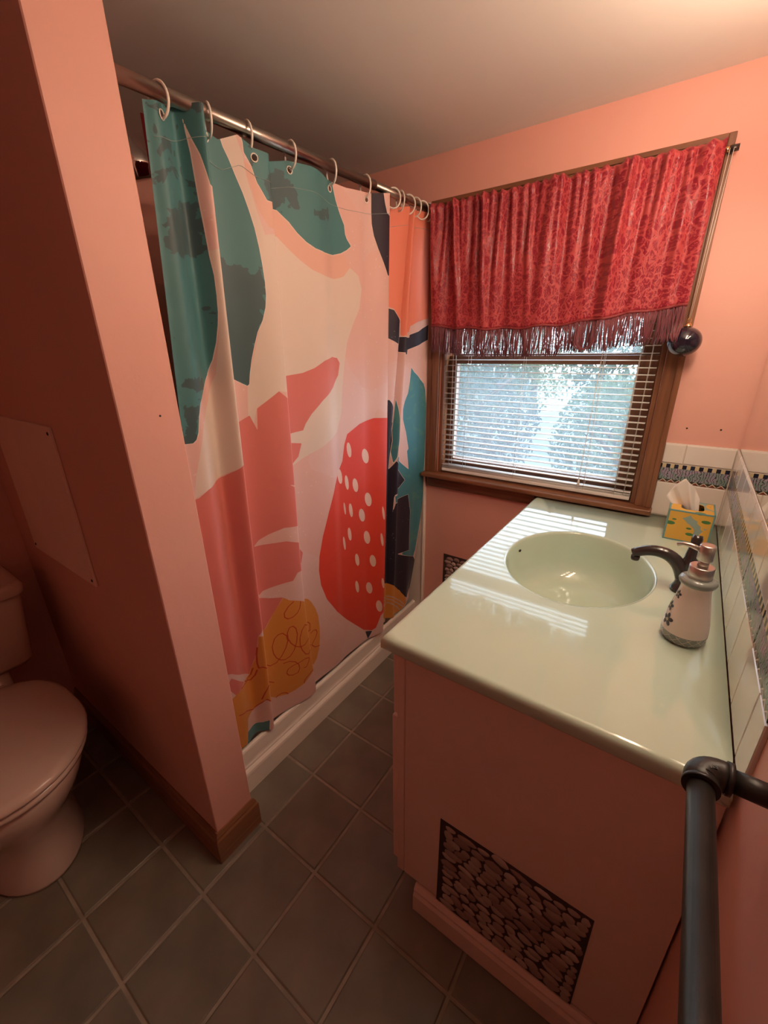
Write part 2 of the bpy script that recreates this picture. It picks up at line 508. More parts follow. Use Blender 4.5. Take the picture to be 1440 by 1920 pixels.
# ------------------------------------------------------------------ valance with fringe
def brocade():
    m = bpy.data.materials.new('red_brocade')
    m.use_nodes = True
    nt = m.node_tree
    b = nt.nodes['Principled BSDF']
    tc = nt.nodes.new('ShaderNodeTexCoord')
    nz = nt.nodes.new('ShaderNodeTexNoise')
    nz.inputs['Scale'].default_value = 22
    nz.inputs['Detail'].default_value = 2
    nt.links.new(tc.outputs['UV'], nz.inputs['Vector'])
    add = nt.nodes.new('ShaderNodeVectorMath'); add.operation = 'MULTIPLY_ADD'
    add.inputs[1].default_value = (.05, .05, .05)
    nt.links.new(nz.outputs['Color'], add.inputs[0])
    nt.links.new(tc.outputs['UV'], add.inputs[2])
    v = nt.nodes.new('ShaderNodeTexVoronoi'); v.feature = 'DISTANCE_TO_EDGE'
    v.inputs['Scale'].default_value = 34
    nt.links.new(add.outputs[0], v.inputs['Vector'])
    w = nt.nodes.new('ShaderNodeTexNoise')
    w.inputs['Scale'].default_value = 75
    w.inputs['Detail'].default_value = 3
    w.inputs['Distortion'].default_value = 2.2
    nt.links.new(tc.outputs['UV'], w.inputs['Vector'])
    r1 = nt.nodes.new('ShaderNodeMapRange')
    r1.inputs['From Min'].default_value = .03; r1.inputs['From Max'].default_value = .10
    r1.inputs['To Min'].default_value = 1; r1.inputs['To Max'].default_value = 0
    nt.links.new(v.outputs['Distance'], r1.inputs['Value'])
    r2 = nt.nodes.new('ShaderNodeMapRange')
    r2.inputs['From Min'].default_value = .53; r2.inputs['From Max'].default_value = .58
    nt.links.new(w.outputs['Fac'], r2.inputs['Value'])
    mx = nt.nodes.new('ShaderNodeMath'); mx.operation = 'MAXIMUM'
    nt.links.new(r1.outputs[0], mx.inputs[0]); nt.links.new(r2.outputs[0], mx.inputs[1])
    mc = nt.nodes.new('ShaderNodeMix'); mc.data_type = 'RGBA'
    mc.inputs['A'].default_value = (.33, .018, .040, 1)
    mc.inputs['B'].default_value = (.56, .080, .085, 1)
    nt.links.new(mx.outputs[0], mc.inputs['Factor'])
    nt.links.new(mc.outputs['Result'], b.inputs['Base Color'])
    rr = nt.nodes.new('ShaderNodeMapRange')
    rr.inputs['To Min'].default_value = .32; rr.inputs['To Max'].default_value = .5
    nt.links.new(mx.outputs[0], rr.inputs['Value'])
    nt.links.new(rr.outputs[0], b.inputs['Roughness'])
    b.inputs['Sheen Weight'].default_value = .3
    b.inputs['Sheen Tint'].default_value = (1, .4, .35, 1)
    bp = nt.nodes.new('ShaderNodeBump')
    bp.inputs['Strength'].default_value = .35; bp.inputs['Distance'].default_value = .001
    nt.links.new(mx.outputs[0], bp.inputs['Height'])
    nt.links.new(bp.outputs['Normal'], b.inputs['Normal'])
    # a little daylight comes through the weave
    tr = nt.nodes.new('ShaderNodeBsdfTranslucent')
    nt.links.new(mc.outputs['Result'], tr.inputs['Color'])
    ms = nt.nodes.new('ShaderNodeMixShader'); ms.inputs['Fac'].default_value = .22
    nt.links.new(b.outputs[0], ms.inputs[1]); nt.links.new(tr.outputs[0], ms.inputs[2])
    nt.links.new(ms.outputs[0], nt.nodes['Material Output'].inputs['Surface'])
    return m
M['brocade'] = brocade()
M['fringe'] = mat('burgundy_fringe', (.17, .030, .045), .5, sheen=.3)
M['braid'] = mat('burgundy_braid', (.24, .030, .035), .6, bump=.6, bump_scale=300)

VX0, VX1 = -1.024, -0.203
vn, vm = 260, 60
rf = random.Random(11)
folds = []
x = 0.0
while x < 1.0:                       # gathers: random centres, depth, lean, reach
    folds.append((x, rf.uniform(.008, .017), rf.uniform(.35, 1.0), rf.uniform(-.035, .03), rf.uniform(.5, 1.0)))
    x += rf.uniform(.018, .045)
def val_y(u, t):                     # u along 0..1, t down 0..1
    d = 0
    for (c, w, a, lean, reach) in folds:
        fade = 1 if t < reach * .55 else max(0.25, 1 - (t - reach * .55) * 1.4)
        w2 = w * (1 + .9 * t)
        e = (u - c - lean * t) / w2
        if abs(e) < 3:
            d += a * .028 * math.exp(-e * e) * fade
    d += .007 * math.sin(u * 23 + 3 * t) * t + .005 * math.sin(u * 51 + 1) * (1 - .5 * t)
    return d
def val_bottom(u):
    return 1.436 - .022 * math.sin(math.pi * min(1, u / .9)) + .022 * u * u + .003 * math.sin(u * 40)
vs, uv, fs = [], [], []
for j in range(vm + 1):
    t = j / vm
    for i in range(vn + 1):
        u = i / vn
        zb = val_bottom(u)
        zt = 1.821 + .003 * math.sin(u * 190) + .002 * math.sin(u * 77)
        zz = zt * (1 - t) + zb * t
        y = -.046 - val_y(u, t)
        if t < .07: y += .006 * (1 - abs(t - .035) / .035) * -1
        vs.append((VX0 + (VX1 - VX0) * u - .012 * t * (u - .5), y, zz))
        uv.append((u * 1.15 + y * 1.2, zz))
for j in range(vm):
    for i in range(vn):
        a = j * (vn + 1) + i
        fs.append((a, a + 1, a + vn + 2, a + vn + 1))
me = bpy.data.meshes.new('fabric')
me.from_pydata(vs, [], fs)
me.polygons.foreach_set('use_smooth', [True] * len(fs))
ul = me.uv_layers.new(name='UVMap')
idx = np.zeros(len(me.loops), int); me.loops.foreach_get('vertex_index', idx)
ul.data.foreach_set('uv', np.array(uv)[idx].ravel())
me.materials.append(M['brocade'])
val = thing('window_valance', 'red brocade valance with burgundy tassel fringe over the window', 'valance', (-0.615, -.05, 1.80))
fab = bpy.data.objects.new('fabric', me); COL.objects.link(fab); adopt(fab, val)
sol = fab.modifiers.new('thickness', 'SOLIDIFY'); sol.thickness = .0012
br = MB()
pts = []
for i in range(0, vn + 1, 2):
    u = i / vn
    p = vs[vm * (vn + 1) + i]
    pts.append((p[0], p[1] - .001, p[2] - .003))
MB().tube(pts, .0045, 6).build('braid', M['braid'], val)
fr = MB()
rf = random.Random(5)
N = 430
for k in range(N):
    u = (k + .5 + rf.uniform(-.5, .5)) / N
    i = min(vn, int(u * vn))
    p = vs[vm * (vn + 1) + i]
    x0, y0, z0 = p[0], p[1] - rf.uniform(-.002, .003), p[2] - .006
    clump = .006 * math.sin(u * 60) + .004 * math.sin(u * 143 + 1)
    ln = rf.uniform(.082, .094)
    if .60 < u < .64: ln *= .93
    dx = rf.uniform(-.004, .004) + clump
    bow = rf.uniform(-.006, .006)
    path = [(x0, y0, z0), (x0 + dx * .25 + bow * .5, y0 - .001, z0 - ln * .3), (x0 + dx * .6 + bow, y0 + rf.uniform(-.003, .002), z0 - ln * .65), (x0 + dx, y0 + rf.uniform(-.003, .003), z0 - ln)]
    r = rf.uniform(.0010, .0019)
    if u > .93:                      # strands by the hanging ball drape over its front
        q5 = []
        for s5 in np.linspace(0, 1, 9):
            w5 = s5 * 3
            i5 = min(2, int(w5)); f5 = w5 - i5
            p5 = [path[i5][c5] * (1 - f5) + path[i5 + 1][c5] * f5 for c5 in range(3)]
            d2 = (p5[0] + .197) ** 2 + (p5[2] - 1.361) ** 2
            if d2 < .045 ** 2:
                p5[1] = min(p5[1], -.068 - math.sqrt(.045 ** 2 - d2) - .0015)
            if p5[2] > 1.40 and abs(p5[0] + .197) < .012:
                p5[1] = min(p5[1], -.082)
            q5.append(tuple(p5))
        fr.tube(q5, r, 5)
        continue
    fr.tube(path, [r * 1.3, r, r * 1.1, r * .9], 5)
    if k % 4 == 0:
        fr.sphere((x0, y0, z0 - .006), .0022, 6, 4)
# a tangled loop of strands
for q in range(7):
    c0 = -0.462 + rf.uniform(-.006, .006)
    path = [(c0 + .024 * math.cos(a) * (1 + .1 * q / 7), -.068 - .002 * q / 7, 1.372 + .026 * math.sin(a) - .004 * q / 7) for a in np.linspace(math.pi * .95, math.pi * 2.05, 12)]
    fr.tube([(path[0][0], -.062, 1.412)] + path + [(path[-1][0], -.062, 1.412)], .0013, 5)
fo = fr.build('fringe', M['fringe'], val)
fo['kind'] = 'stuff'

vr = thing('valance_rod', 'dark metal rod holding the red valance with a brass tip', 'curtain rod', (-0.60, -.050, 1.806))
MB().tube([(VX0 - .004, -.034, 1.806), (-0.195, -.034, 1.806)], .0055, 14).build('rod', M['bronze'], vr)
MB().tube([(-0.1945, -.034, 1.806), (-0.176, -.034, 1.806)], .0075, 14).build('end_cap', M['bronze'], vr)
MB().tube([(-0.205, -.034, 1.806), (-0.1948, -.034, 1.806)], .0068, 14).build('ferrule', M['gold'], vr)
for x in (-0.193, VX0 + .004):
    MB().box((x - .004, -.0300, 1.796), (x + .004, -.0245, 1.804), .001).build('bracket', M['bronze'], vr)

# ------------------------------------------------------------------ hanging glass ball
orn = thing('glass_ball_ornament', 'dark blue glass ball hanging beside the window fringe', 'ornament', (-0.197, -.068, 1.361))
bp_ = (-0.197, -.068, 1.361)
MB().sphere(bp_, .041, 36, 24, (1, 1, .95)).build('ball', M['ball'], orn)
MB().lathe([(.0, .0), (.010, .0), (.009, .004), (.006, .009), (.003, .011)], (bp_[0], bp_[1], bp_[2] + .0382), 16).build('cap', M['gold'], orn)
lp = [(bp_[0] + .005 * math.cos(a), bp_[1] + .004 * math.sin(a * 2), bp_[2] + .054 + .006 * math.sin(a)) for a in np.linspace(0, 2 * math.pi, 16)[:-1]]
MB().tube(lp, .0009, 6, closed=True).build('loop', M['gold'], orn)
clear = mat('nylon_line', (.85, .78, .70), .2)
for dx in (-.004, .004):
    MB().tube([(bp_[0] + dx * .3, bp_[1], bp_[2] + .060), (-0.190 + dx, -.060, 1.800)], .0006, 5).build('hanging_line', clear, orn)

# ------------------------------------------------------------------ wall tiles of the splashback
TT = 0.006
def wall_tile(parent, wall, a0, a1, z0, z1, m, name, bull=False, uvw=False):
    """a0..a1 runs along the wall; wall 'b' = window wall, 'r' = right wall"""
    b = .0018
    t = TT + (.0015 if bull else 0)
    out = [(0, a0, z0), (0, a1, z0), (0, a1, z1), (0, a0, z1)]
    mid = [(t - b, a0, z0), (t - b, a1, z0), (t - b, a1, z1), (t - b, a0, z1)]
    zt = z1 - (.006 if bull else b)
    top = [(t, a0 + b, z0 + b), (t, a1 - b, z0 + b), (t, a1 - b, zt), (t, a0 + b, zt)]
    def P(q):
        return (q[1], -q[0], q[2]) if wall == 'b' else (-q[0], q[1], q[2])
    fs = []
    for k in range(4):
        l = (k + 1) % 4
        fs += [(k, l, 4 + l, 4 + k), (4 + k, 4 + l, 8 + l, 8 + k)]
    fs.append((8, 9, 10, 11))
    mb = MB().add([P(q) for q in out + mid + top], fs, False)
    o = mb.build(name, m)
    if uvw:
        me = o.data
        ul = me.uv_layers.new(name='UVMap')
        for l in me.loops:
            co = me.vertices[l.vertex_index].co
            u = co.x if wall == 'b' else co.y
            ul.data[l.index].uv = (u, (co.z - z0) / (z1 - z0))
    adopt(o, parent)
    return o

def border_mat():
    m = bpy.data.materials.new('sea_border_tile')
    m.use_nodes = True
    nt = m.node_tree
    N_, L_ = nt.nodes.new, nt.links.new
    b = nt.nodes['Principled BSDF']
    b.inputs['Roughness'].default_value = .2
    tc = N_('ShaderNodeTexCoord')
    sp = N_('ShaderNodeSeparateXYZ'); L_(tc.outputs['UV'], sp.inputs[0])
    def math_(op, a, b_=None, c=None):
        n = N_('ShaderNodeMath'); n.operation = op
        for i, q in enumerate((a, b_, c)):
            if q is None: continue
            if isinstance(q, (int, float)): n.inputs[i].default_value = q
            else: L_(q, n.inputs[i])
        return n.outputs[0]
    def mix(f, a, b_):
        n = N_('ShaderNodeMix'); n.data_type = 'RGBA'
        L_(f, n.inputs['Factor'])
        for key, q in (('A', a), ('B', b_)):
            if isinstance(q, tuple): n.inputs[key].default_value = (*q, 1)
            else: L_(q, n.inputs[key])
        return n.outputs['Result']
    u, v = sp.outputs['X'], sp.outputs['Y']
    # sea: wavy lilac sky and green weeds
    cv = N_('ShaderNodeCombineXYZ'); L_(math_('MULTIPLY', u, 26), cv.inputs[0]); L_(math_('MULTIPLY', v, 2.2), cv.inputs[1])
    nz = N_('ShaderNodeTexNoise'); nz.inputs['Scale'].default_value = 1.1; nz.inputs['Detail'].default_value = 3; nz.inputs['Distortion'].default_value = 1.4
    L_(cv.outputs[0], nz.inputs['Vector'])
    cr = N_('ShaderNodeValToRGB')
    e = cr.color_ramp.elements
    e[0].position = .30; e[0].color = (.13, .22, .19, 1)
    e[1].position = .70; e[1].color = (.44, .33, .42, 1)
    e2 = cr.color_ramp.elements.new(.48); e2.color = (.24, .30, .30, 1)
    e3 = cr.color_ramp.elements.new(.58); e3.color = (.32, .26, .36, 1)
    L_(math_('ADD', math_('MULTIPLY', nz.outputs['Fac'], .8), math_('MULTIPLY', v, .22)), cr.inputs['Fac'])
    wv = N_('ShaderNodeTexWave'); wv.inputs['Scale'].default_value = 1.6; wv.inputs['Distortion'].default_value = 9; wv.inputs['Detail'].default_value = 2; wv.inputs['Detail Scale'].default_value = 1.2
    L_(cv.outputs[0], wv.inputs['Vector'])
    lines = math_('GREATER_THAN', wv.outputs['Fac'], .90)
    col = mix(lines, cr.outputs['Color'], (.035, .035, .030))
    # dashes along the top
    fu = math_('FRACT', math_('DIVIDE', u, .0215))
    dash = math_('LESS_THAN', fu, .52)
    band = math_('GREATER_THAN', v, .76)
    top = mix(dash, (.62, .50, .30), (.012, .012, .035))
    col = mix(band, col, top)
    col = mix(math_('GREATER_THAN', v, .96), col, (.62, .54, .46))
    # zigzag along the bottom
    tri = math_('MULTIPLY', math_('ABSOLUTE', math_('SUBTRACT', math_('FRACT', math_('DIVIDE', u, .0215)), .5)), .30)
    low = math_('LESS_THAN', v, .17)
    zz = math_('LESS_THAN', math_('ABSOLUTE', math_('SUBTRACT', v, math_('ADD', tri, .01))), .022)
    under = math_('LESS_THAN', v, math_('ADD', tri, .01))
    bot = mix(under, (.045, .035, .025), (.22, .055, .03))
    bot = mix(zz, bot, (.70, .60, .50))
    col = mix(low, col, bot)
    L_(col, b.inputs['Base Color'])
    return m
M['border'] = border_mat()
Z0, Z1, Z2, Z3 = HC + .004, 0.940, 1.0025, 1.066
TP, JG = 0.1085, .0012
# backing strips of grout behind the tiles
MB().box((-0.186, -.0035, HC + .001), (-.0005, -.0001, Z3 - .003)).build('tile_grout', M['wgrout'], wall_back)
MB().box((-.0035, -1.040, HC + .001), (-.0001, -.0005, Z3 - .003)).build('tile_grout', M['wgrout'], wall_right)
xs = [-0.1865, -0.1310, -0.0075]
for a, b in ((-0.1865, -0.0885), (-0.0865, -0.0078)):
    wall_tile(wall_back, 'b', a, b, Z0, Z1 - JG, M['wtile'], 'splash_tile')
for a, b in ((-0.1865, -0.1318), (-0.1302, -0.0078)):
    wall_tile(wall_back, 'b', a, b, Z2 + JG, Z3, M['wtile'], 'cap_tile', True)
wall_tile(wall_back, 'b', -0.1865, -0.0078, Z1, Z2, M['border'], 'border_tile', False, True)
y = -0.0085
k = 0
while y > -1.035:
    y1 = max(y - TP + 2 * JG, -1.044)
    wall_tile(wall_right, 'r', y1, y, Z0, Z1 - JG, M['wtile'], 'splash_tile')
    wall_tile(wall_right, 'r', y1, y, Z2 + JG, Z3, M['wtile'], 'cap_tile', True)
    if k % 2 == 0:
        y2 = max(y - 2 * TP + 2 * JG, -1.044)
        wall_tile(wall_right, 'r', y2, y, Z1, Z2, M['border'], 'border_tile', False, True)
    y -= TP
    k += 1

# ------------------------------------------------------------------ mirror and vanity light (above it, to the right of the view)
mir = MB().box((-.0045, -1.00, 1.0685), (-.0005, -.004, 1.660), .001, 1).build('wall_mirror', M['mirror'])
tag(pivot(mir, (-.0025, -.5, 1.0685)), 'frameless mirror on the wall above the tiled splashback', 'mirror')
emit = bpy.data.materials.new('bulb_glow')
emit.use_nodes = True
nt = emit.node_tree
nt.nodes.remove(nt.nodes['Principled BSDF'])
em = nt.nodes.new('ShaderNodeEmission')
em.inputs['Color'].default_value = (*LAMP_COLOR, 1)
em.inputs['Strength'].default_value = LAMP_POWER
nt.links.new(em.outputs[0], nt.nodes['Material Output'].inputs['Surface'])
vl = thing('vanity_light', 'brushed metal vanity light bar with round bulbs above the mirror', 'light', (-.02, -.685, 1.765))
MB().box((-.035, -1.0, 1.725), (-.0005, -.37, 1.815), .006).build('bar', M['steel2'], vl)
for y in (-.46, -.61, -.76, -.91):
    MB().lathe([(.020, 0), (.020, .012), (.016, .016)], n=20).build('socket', M['steel2'])
    o = bpy.context.scene.collection.objects[-1]
    o.location = (-.0352, y, 1.77); o.rotation_euler = (0, math.radians(-90), 0)
    adopt(o, vl)
    MB().sphere((-.095, y, 1.77), .038, 24, 16).build('bulb', emit, vl)
# ------------------------------------------------------------------ vanity cabinet
VY = -1.024                       # near side of the cabinet
VF = -0.532                       # front of the carcass
van = thing('vanity_cabinet', 'pink painted vanity cabinet under the mint counter', 'cabinet', (-0.27, -0.53, 0))
MB().box((VF + .020, VY, .098), (-.004, VY + .018, HC - .034), .001, 1).build('side_panel', M['cab'], van)
MB().box((-0.470, VY + .004, .002), (-.004, VY + .018, .0975)).build('side_panel_foot', M['cab'], van)
MB().box((VF + .020, -.018, .098), (-.004, -.003, HC - .034)).build('far_side_panel', M['cab'], van)
MB().box((VF + .020, VY + .0185, .100), (-.022, -.0185, .115)).build('bottom_panel', M['cab'], van)
MB().box((-0.022, VY + .0185, .1155), (-.005, -.0185, HC - .034)).build('back_panel', M['cab'], van)
MB().box((-0.470, VY + .0185, .002), (-0.455, -.0185, .0995)).build('toe_kick', M['cab'], van)
# face frame
ff = MB()
ff.box((VF, VY - .001, .098), (VF + .0195, VY + .040, HC - .034), .0015, 1)
ff.box((VF, -.043, .098), (VF + .0195, -.003, HC - .034), .0015, 1)
ff.box((VF, VY + .0405, HC - .070), (VF + .0195, -.0435, HC - .034), .0015, 1)
ff.box((VF, VY + .0405, .098), (VF + .0195, -.0435, .135), .0015, 1)
ff.box((VF, VY + .0405, .585), (VF + .0195, -.0435, .615), .0015, 1)
ff.build('face_frame', M['cab'], van)
dy = (-.012 - (VY + .004)) / 3
for k in range(3):
    y0, y1 = VY + .004 + k * dy + .003, VY + .004 + (k + 1) * dy - .003
    df = MB().box((VF - .014, y0, .612), (VF - .0005, y1, HC - .040), .003).build('drawer_front', M['cab'], van)
    dr = MB().box((VF - .018, y0, .118), (VF - .0005, y1, .602), .003).build('door', M['cab'], van)
# base moulding along the near side
MB().extrude([(VY + .0035, .002), (VY - .014, .002), (VY - .014, .060), (VY - .010, .070), (VY - .010, .078), (VY - .003, .090), (VY + .0035, .090)], 'x', -0.476, -.004).build('base_moulding', M['cab'], van)

# ------------------------------------------------------------------ pebble panels
def pebble_panel(name, label, x0, x1, z0, z1, y, seed):
    t = thing(name, label, 'pebble panel', ((x0 + x1) / 2, y, z0), 'pebble patterned panels')
    MB().box((x0, y - .0015, z0), (x1, y - .0002, z1)).build('backing', M['stone_back'], t)
    r = random.Random(seed)
    meshes = []
    for q in range(6):
        n = 10
        ring = []
        for k in range(n):
            a = 2 * math.pi * k / n
            rr = 1 + r.uniform(-.13, .10)
            e = abs(math.cos(a)) ** .95 * (1 if math.cos(a) > 0 else -1), abs(math.sin(a)) ** .95 * (1 if math.sin(a) > 0 else -1)
            ring.append((e[0] * rr, e[1] * rr))
        vs = [(p[0], 0, p[1]) for p in ring] + [(p[0] * .78, -.0022, p[1] * .74) for p in ring] + [(.05, -.0030, .05)]
        fs = [(k, (k + 1) % n, n + (k + 1) % n, n + k) for k in range(n)] + [(n + k, n + (k + 1) % n, 2 * n) for k in range(n)]
        meshes.append(MB().add(vs, fs, True).mesh('pebble'))
        meshes[-1].materials.append(M['stone%d' % (q % 4)])
    z = z0 + .012
    row = 0
    while z < z1 - .006:
        h = r.uniform(.0085, .0125)
        x = x0 + .004 + (r.uniform(0, .01))
        while x < x1 - .012:
            w = min(r.uniform(.011, .024), (x1 - .003 - x) / 2)
            if w < .006: break
            o = bpy.data.objects.new('pebble', meshes[r.randrange(6)])
            COL.objects.link(o)
            zz = z + r.uniform(-.005, .005)
            zz = min(max(zz, z0 + h * 1.05), z1 - h * 1.05)
            o.location = (x + w, y - .0015, zz)
            o.scale = (w * .98, 1, h * r.uniform(.85, 1.3))
            o.rotation_euler = (0, r.uniform(-.1, .38) if (x - x0 > .02 and x1 - x > .05) else 0, 0)
            adopt(o, t)
            x += 2 * w - .0004
        z += h * 1.95
        row += 1
    return t
pebble_panel('pebble_panel', 'dark brown pebble-patterned panel low on the vanity side', -0.417, -0.106, .093, .387, VY, 3)
pebble_panel('pebble_panel', 'pebble-patterned panel low on the wall under the window', -0.950, -0.640, .150, .458, 0, 8)

# ------------------------------------------------------------------ counter with moulded basin
CX0, CX1, CY0, CY1 = -0.5595, -0.0068, -1.042, -0.001
SX, SY, SA, SB = -0.309, -0.508, 0.174, 0.211
n = 96
ct = MB()
angs = [2 * math.pi * k / n for k in range(n)]
def rect_pt(a, ins=0.0):
    x0, x1, y0, y1 = CX0 + ins, CX1, CY0 + ins, CY1
    dx, dy = math.cos(a) * SA, math.sin(a) * SB
    t = min([q for q in ((x1 - SX) / dx if dx > 1e-9 else 9e9, (x0 - SX) / dx if dx < -1e-9 else 9e9,
                         (y1 - SY) / dy if dy > 1e-9 else 9e9, (y0 - SY) / dy if dy < -1e-9 else 9e9)])
    return SX + dx * t, SY + dy * t
for (cx, cy) in ((CX0, CY0), (CX1, CY0), (CX0, CY1), (CX1, CY1)):   # snap four rays to the corners
    a = math.atan2((cy - SY) / SB, (cx - SX) / SA) % (2 * math.pi)
    k = min(range(n), key=lambda q: abs((angs[q] - a + math.pi) % (2 * math.pi) - math.pi))
    angs[k] = a
def ell(a, f, z):
    return (SX + SA * f * math.cos(a), SY + SB * f * math.sin(a), HC + z)
rings = []
for (ins, z) in ((0.004, -.034), (0.0, -.028), (0.0, -.012), (.0015, -.006), (.005, -.0016), (.010, 0), (.012, 0), (.030, 0)):
    rings.append([(*rect_pt(a, ins), HC + z) for a in angs])
mid = [[(p[0] * (1 - f) + e[0] * f, p[1] * (1 - f) + e[1] * f, HC) for p, e in zip(rings[-1], [ell(a, 1.06, 0) for a in angs])] for f in (.5, 1.0)] + [[ell(a, 1.032, 0) for a in angs]]
ct.loft(rings + mid, True, False, False)
bowl_prof = [(1.03, 0), (1.012, -.0006), (1.0, -.003), (.992, -.009), (.975, -.03), (.955, -.06), (.92, -.092), (.85, -.120), (.70, -.140), (.46, -.149), (.20, -.152), (.10, -.153)]
ct.loft([[ell(a, f, z) for a in angs] for f, z in bowl_prof], True, False, False)
# underside of slab
ct.loft([[(*rect_pt(a, .004), HC - .034) for a in angs], [ell(a, 1.06, -.034) for a in angs], [ell(a, 1.03, -.045) for a in angs], [ell(a, .96, -.10) for a in angs], [ell(a, .80, -.148) for a in angs], [ell(a, .10, -.165) for a in angs]], True, False, True)
counter = thing('vanity_counter', 'glossy mint green counter with a moulded oval basin', 'counter', (-0.28, -0.52, HC))
ct.build('counter_top', M['mint'], counter)
MB().lathe([(.0175, 0), (.0185, .002), (.012, .0035), (.010, .0005)], (SX, SY, HC - .1535), 24, cap0=True).build('drain', M['bronze'], counter)
o = MB().lathe([(.0045, 0), (.0045, .0012), (.003, .0016)], n=16).build('overflow_hole', M['black'])
ao = math.radians(166)
o.location = ell(ao, .972, -.030)
o.rotation_euler = Vector((math.cos(ao) * -1, math.sin(ao) * -1, .25)).to_track_quat('Z', 'Y').to_euler()
o.scale = (1.3, .8, 1)
adopt(o, counter)

# ------------------------------------------------------------------ faucet
fa = thing('faucet', 'dark bronze single-lever faucet with a curved spout', 'faucet', (-.078, -.515, HC))
fx, fy = -.078, -.515
MB().lathe([(.026, 0), (.027, .004), (.024, .010), (.020, .022), (.018, .040), (.017, .052)], (fx, fy, HC + .0004), 28).build('base', M['bronze'], fa)
sp = []
for t in np.linspace(0, 1, 16):
    # rises from the base and arcs over the basin
    p0, p1, p2, p3 = Vector((fx - .004, fy, HC + .026)), Vector((fx - .020, fy, HC + .088)), Vector((fx - .068, fy, HC + .098)), Vector((fx - .112, fy, HC + .066))
    sp.append(p0 * (1 - t) ** 3 + p1 * 3 * t * (1 - t) ** 2 + p2 * 3 * t * t * (1 - t) + p3 * t ** 3)
rad = [.0165 - .0055 * t for t in np.linspace(0, 1, 16)]
MB().tube(sp, rad, 18).build('spout', M['bronze'], fa)
MB().lathe([(.0085, 0), (.0095, .003), (.0095, .010)], (fx - .106, fy, HC + .0505), 18).build('aerator', M['bronze'], fa)
hp = [(fx + .000, fy + .002, HC + .046), (fx - .001, fy + .004, HC + .070), (fx - .001, fy + .006, HC + .090), (fx + .000, fy + .010, HC + .108), (fx + .001, fy + .014, HC + .126), (fx + .001, fy + .017, HC + .134)]
MB().tube(hp, [.0165, .0155, .0125, .0100, .0110, .0090], 18).build('lever', M['bronze'], fa)

# ------------------------------------------------------------------ soap dispenser
SDX, SDY = -.074, -.718
sd = thing('soap_dispenser', 'cream ceramic soap dispenser with dark flowers and a metal pump', 'soap dispenser', (SDX, SDY, HC))
z0 = HC + .0004
MB().lathe([(.030, 0), (.034, .003), (.0365, .010), (.0375, .019), (.0374, .0215)], (SDX, SDY, z0), 40, cap1=False).build('glazed_base', M['ceramic_grey'], sd)
body = [(.0374, .0215), (.0372, .030), (.0360, .042), (.0335, .058), (.0300, .076), (.0268, .092), (.0248, .104), (.0240, .112), (.0250, .119)]
MB().lathe(body, (SDX, SDY, z0), 40, cap0=False, cap1=False).build('body', M['ceramic'], sd)
MB().lathe([(.0250, .119), (.0285, .1215), (.0300, .126), (.0285, .1305), (.0235, .134), (.010, .135)], (SDX, SDY, z0), 40, cap0=False).build('neck_ring', M['ceramic_grey'], sd)
MB().lathe([(.0190, .1345), (.0192, .1350), (.0192, .1555), (.0180, .1570)], (SDX, SDY, z0), 32).build('pump_collar', M['steel2'], sd)
MB().lathe([(.0085, .1570), (.0085, .1690)], (SDX, SDY, z0), 24).build('pump_stem', M['steel2'], sd)
MB().lathe([(.0118, .1690), (.0122, .1700), (.0122, .1960), (.0110, .1985), (.0075, .1975)], (SDX, SDY, z0), 24).build('pump_head', M['steel2'], sd)
MB().tube([(SDX - .009, SDY, z0 + .187), (SDX - .024, SDY + .003, z0 + .1905), (SDX - .036, SDY + .005, z0 + .190), (SDX - .044, SDY + .006, z0 + .186)], [.0046, .0042, .0038, .0034], 12).build('nozzle', M['steel2'], sd)
lt = MB()
for sg in (-1, 1):
    for k in range(14):
        pts = []
        for q in range(7):
            h = .002 + .018 * q / 6
            r = np.interp(h, [0, .003, .010, .019, .0215], [.030, .034, .0365, .0375, .0374]) + .0001
            b = 2 * math.pi * k / 14 + sg * .55 * q / 6
            pts.append((SDX + r * math.cos(b), SDY + r * math.sin(b), z0 + h))
        lt.tube(pts, .00035, 4)
lt.build('lattice', M['ceramic'], sd)
# painted flowers: thin raised glaze following the body
def body_r(h):
    for (r0, h0), (r1, h1) in zip(body, body[1:]):
        if h0 <= h <= h1: return r0 + (r1 - r0) * (h - h0) / (h1 - h0)
    return .024
def on_body(a, h, off=.0004):
    r = body_r(h) + off
    return (SDX + r * math.cos(a), SDY + r * math.sin(a), z0 + h)
def flower(a0, h0, s):
    mb = MB()
    for k in range(5):
        th = 2 * math.pi * k / 5 + .3
        cx, cy = s * math.cos(th), s * math.sin(th)
        ring = []
        for q in range(10):
            b = 2 * math.pi * q / 10
            ex, ey = s * .72 * math.cos(b), s * .50 * math.sin(b)
            rx, ry = ex * math.cos(th) - ey * math.sin(th), ex * math.sin(th) + ey * math.cos(th)
            ring.append(((cx + rx), (cy + ry)))
        pts = [on_body(a0 + px / body_r(h0), h0 + pz, .0003) for px, pz in ring] + [on_body(a0 + cx / body_r(h0), h0 + cy, .0008)]
        mb.add(pts, [(q, (q + 1) % 10, 10) for q in range(10)], True)
    fl = mb.build('flower', M['flower'], sd)
    ring = [on_body(a0 + s * .4 * math.cos(2 * math.pi * q / 8) / body_r(h0), h0 + s * .4 * math.sin(2 * math.pi * q / 8), .0009) for q in range(8)]
    MB().add(ring, [tuple(range(8))]).build('flower_centre', M['flower_c'], fl)
flower(math.radians(212), .043, .0078)
flower(math.radians(196), .068, .0062)
flower(math.radians(205), .096, .0050)

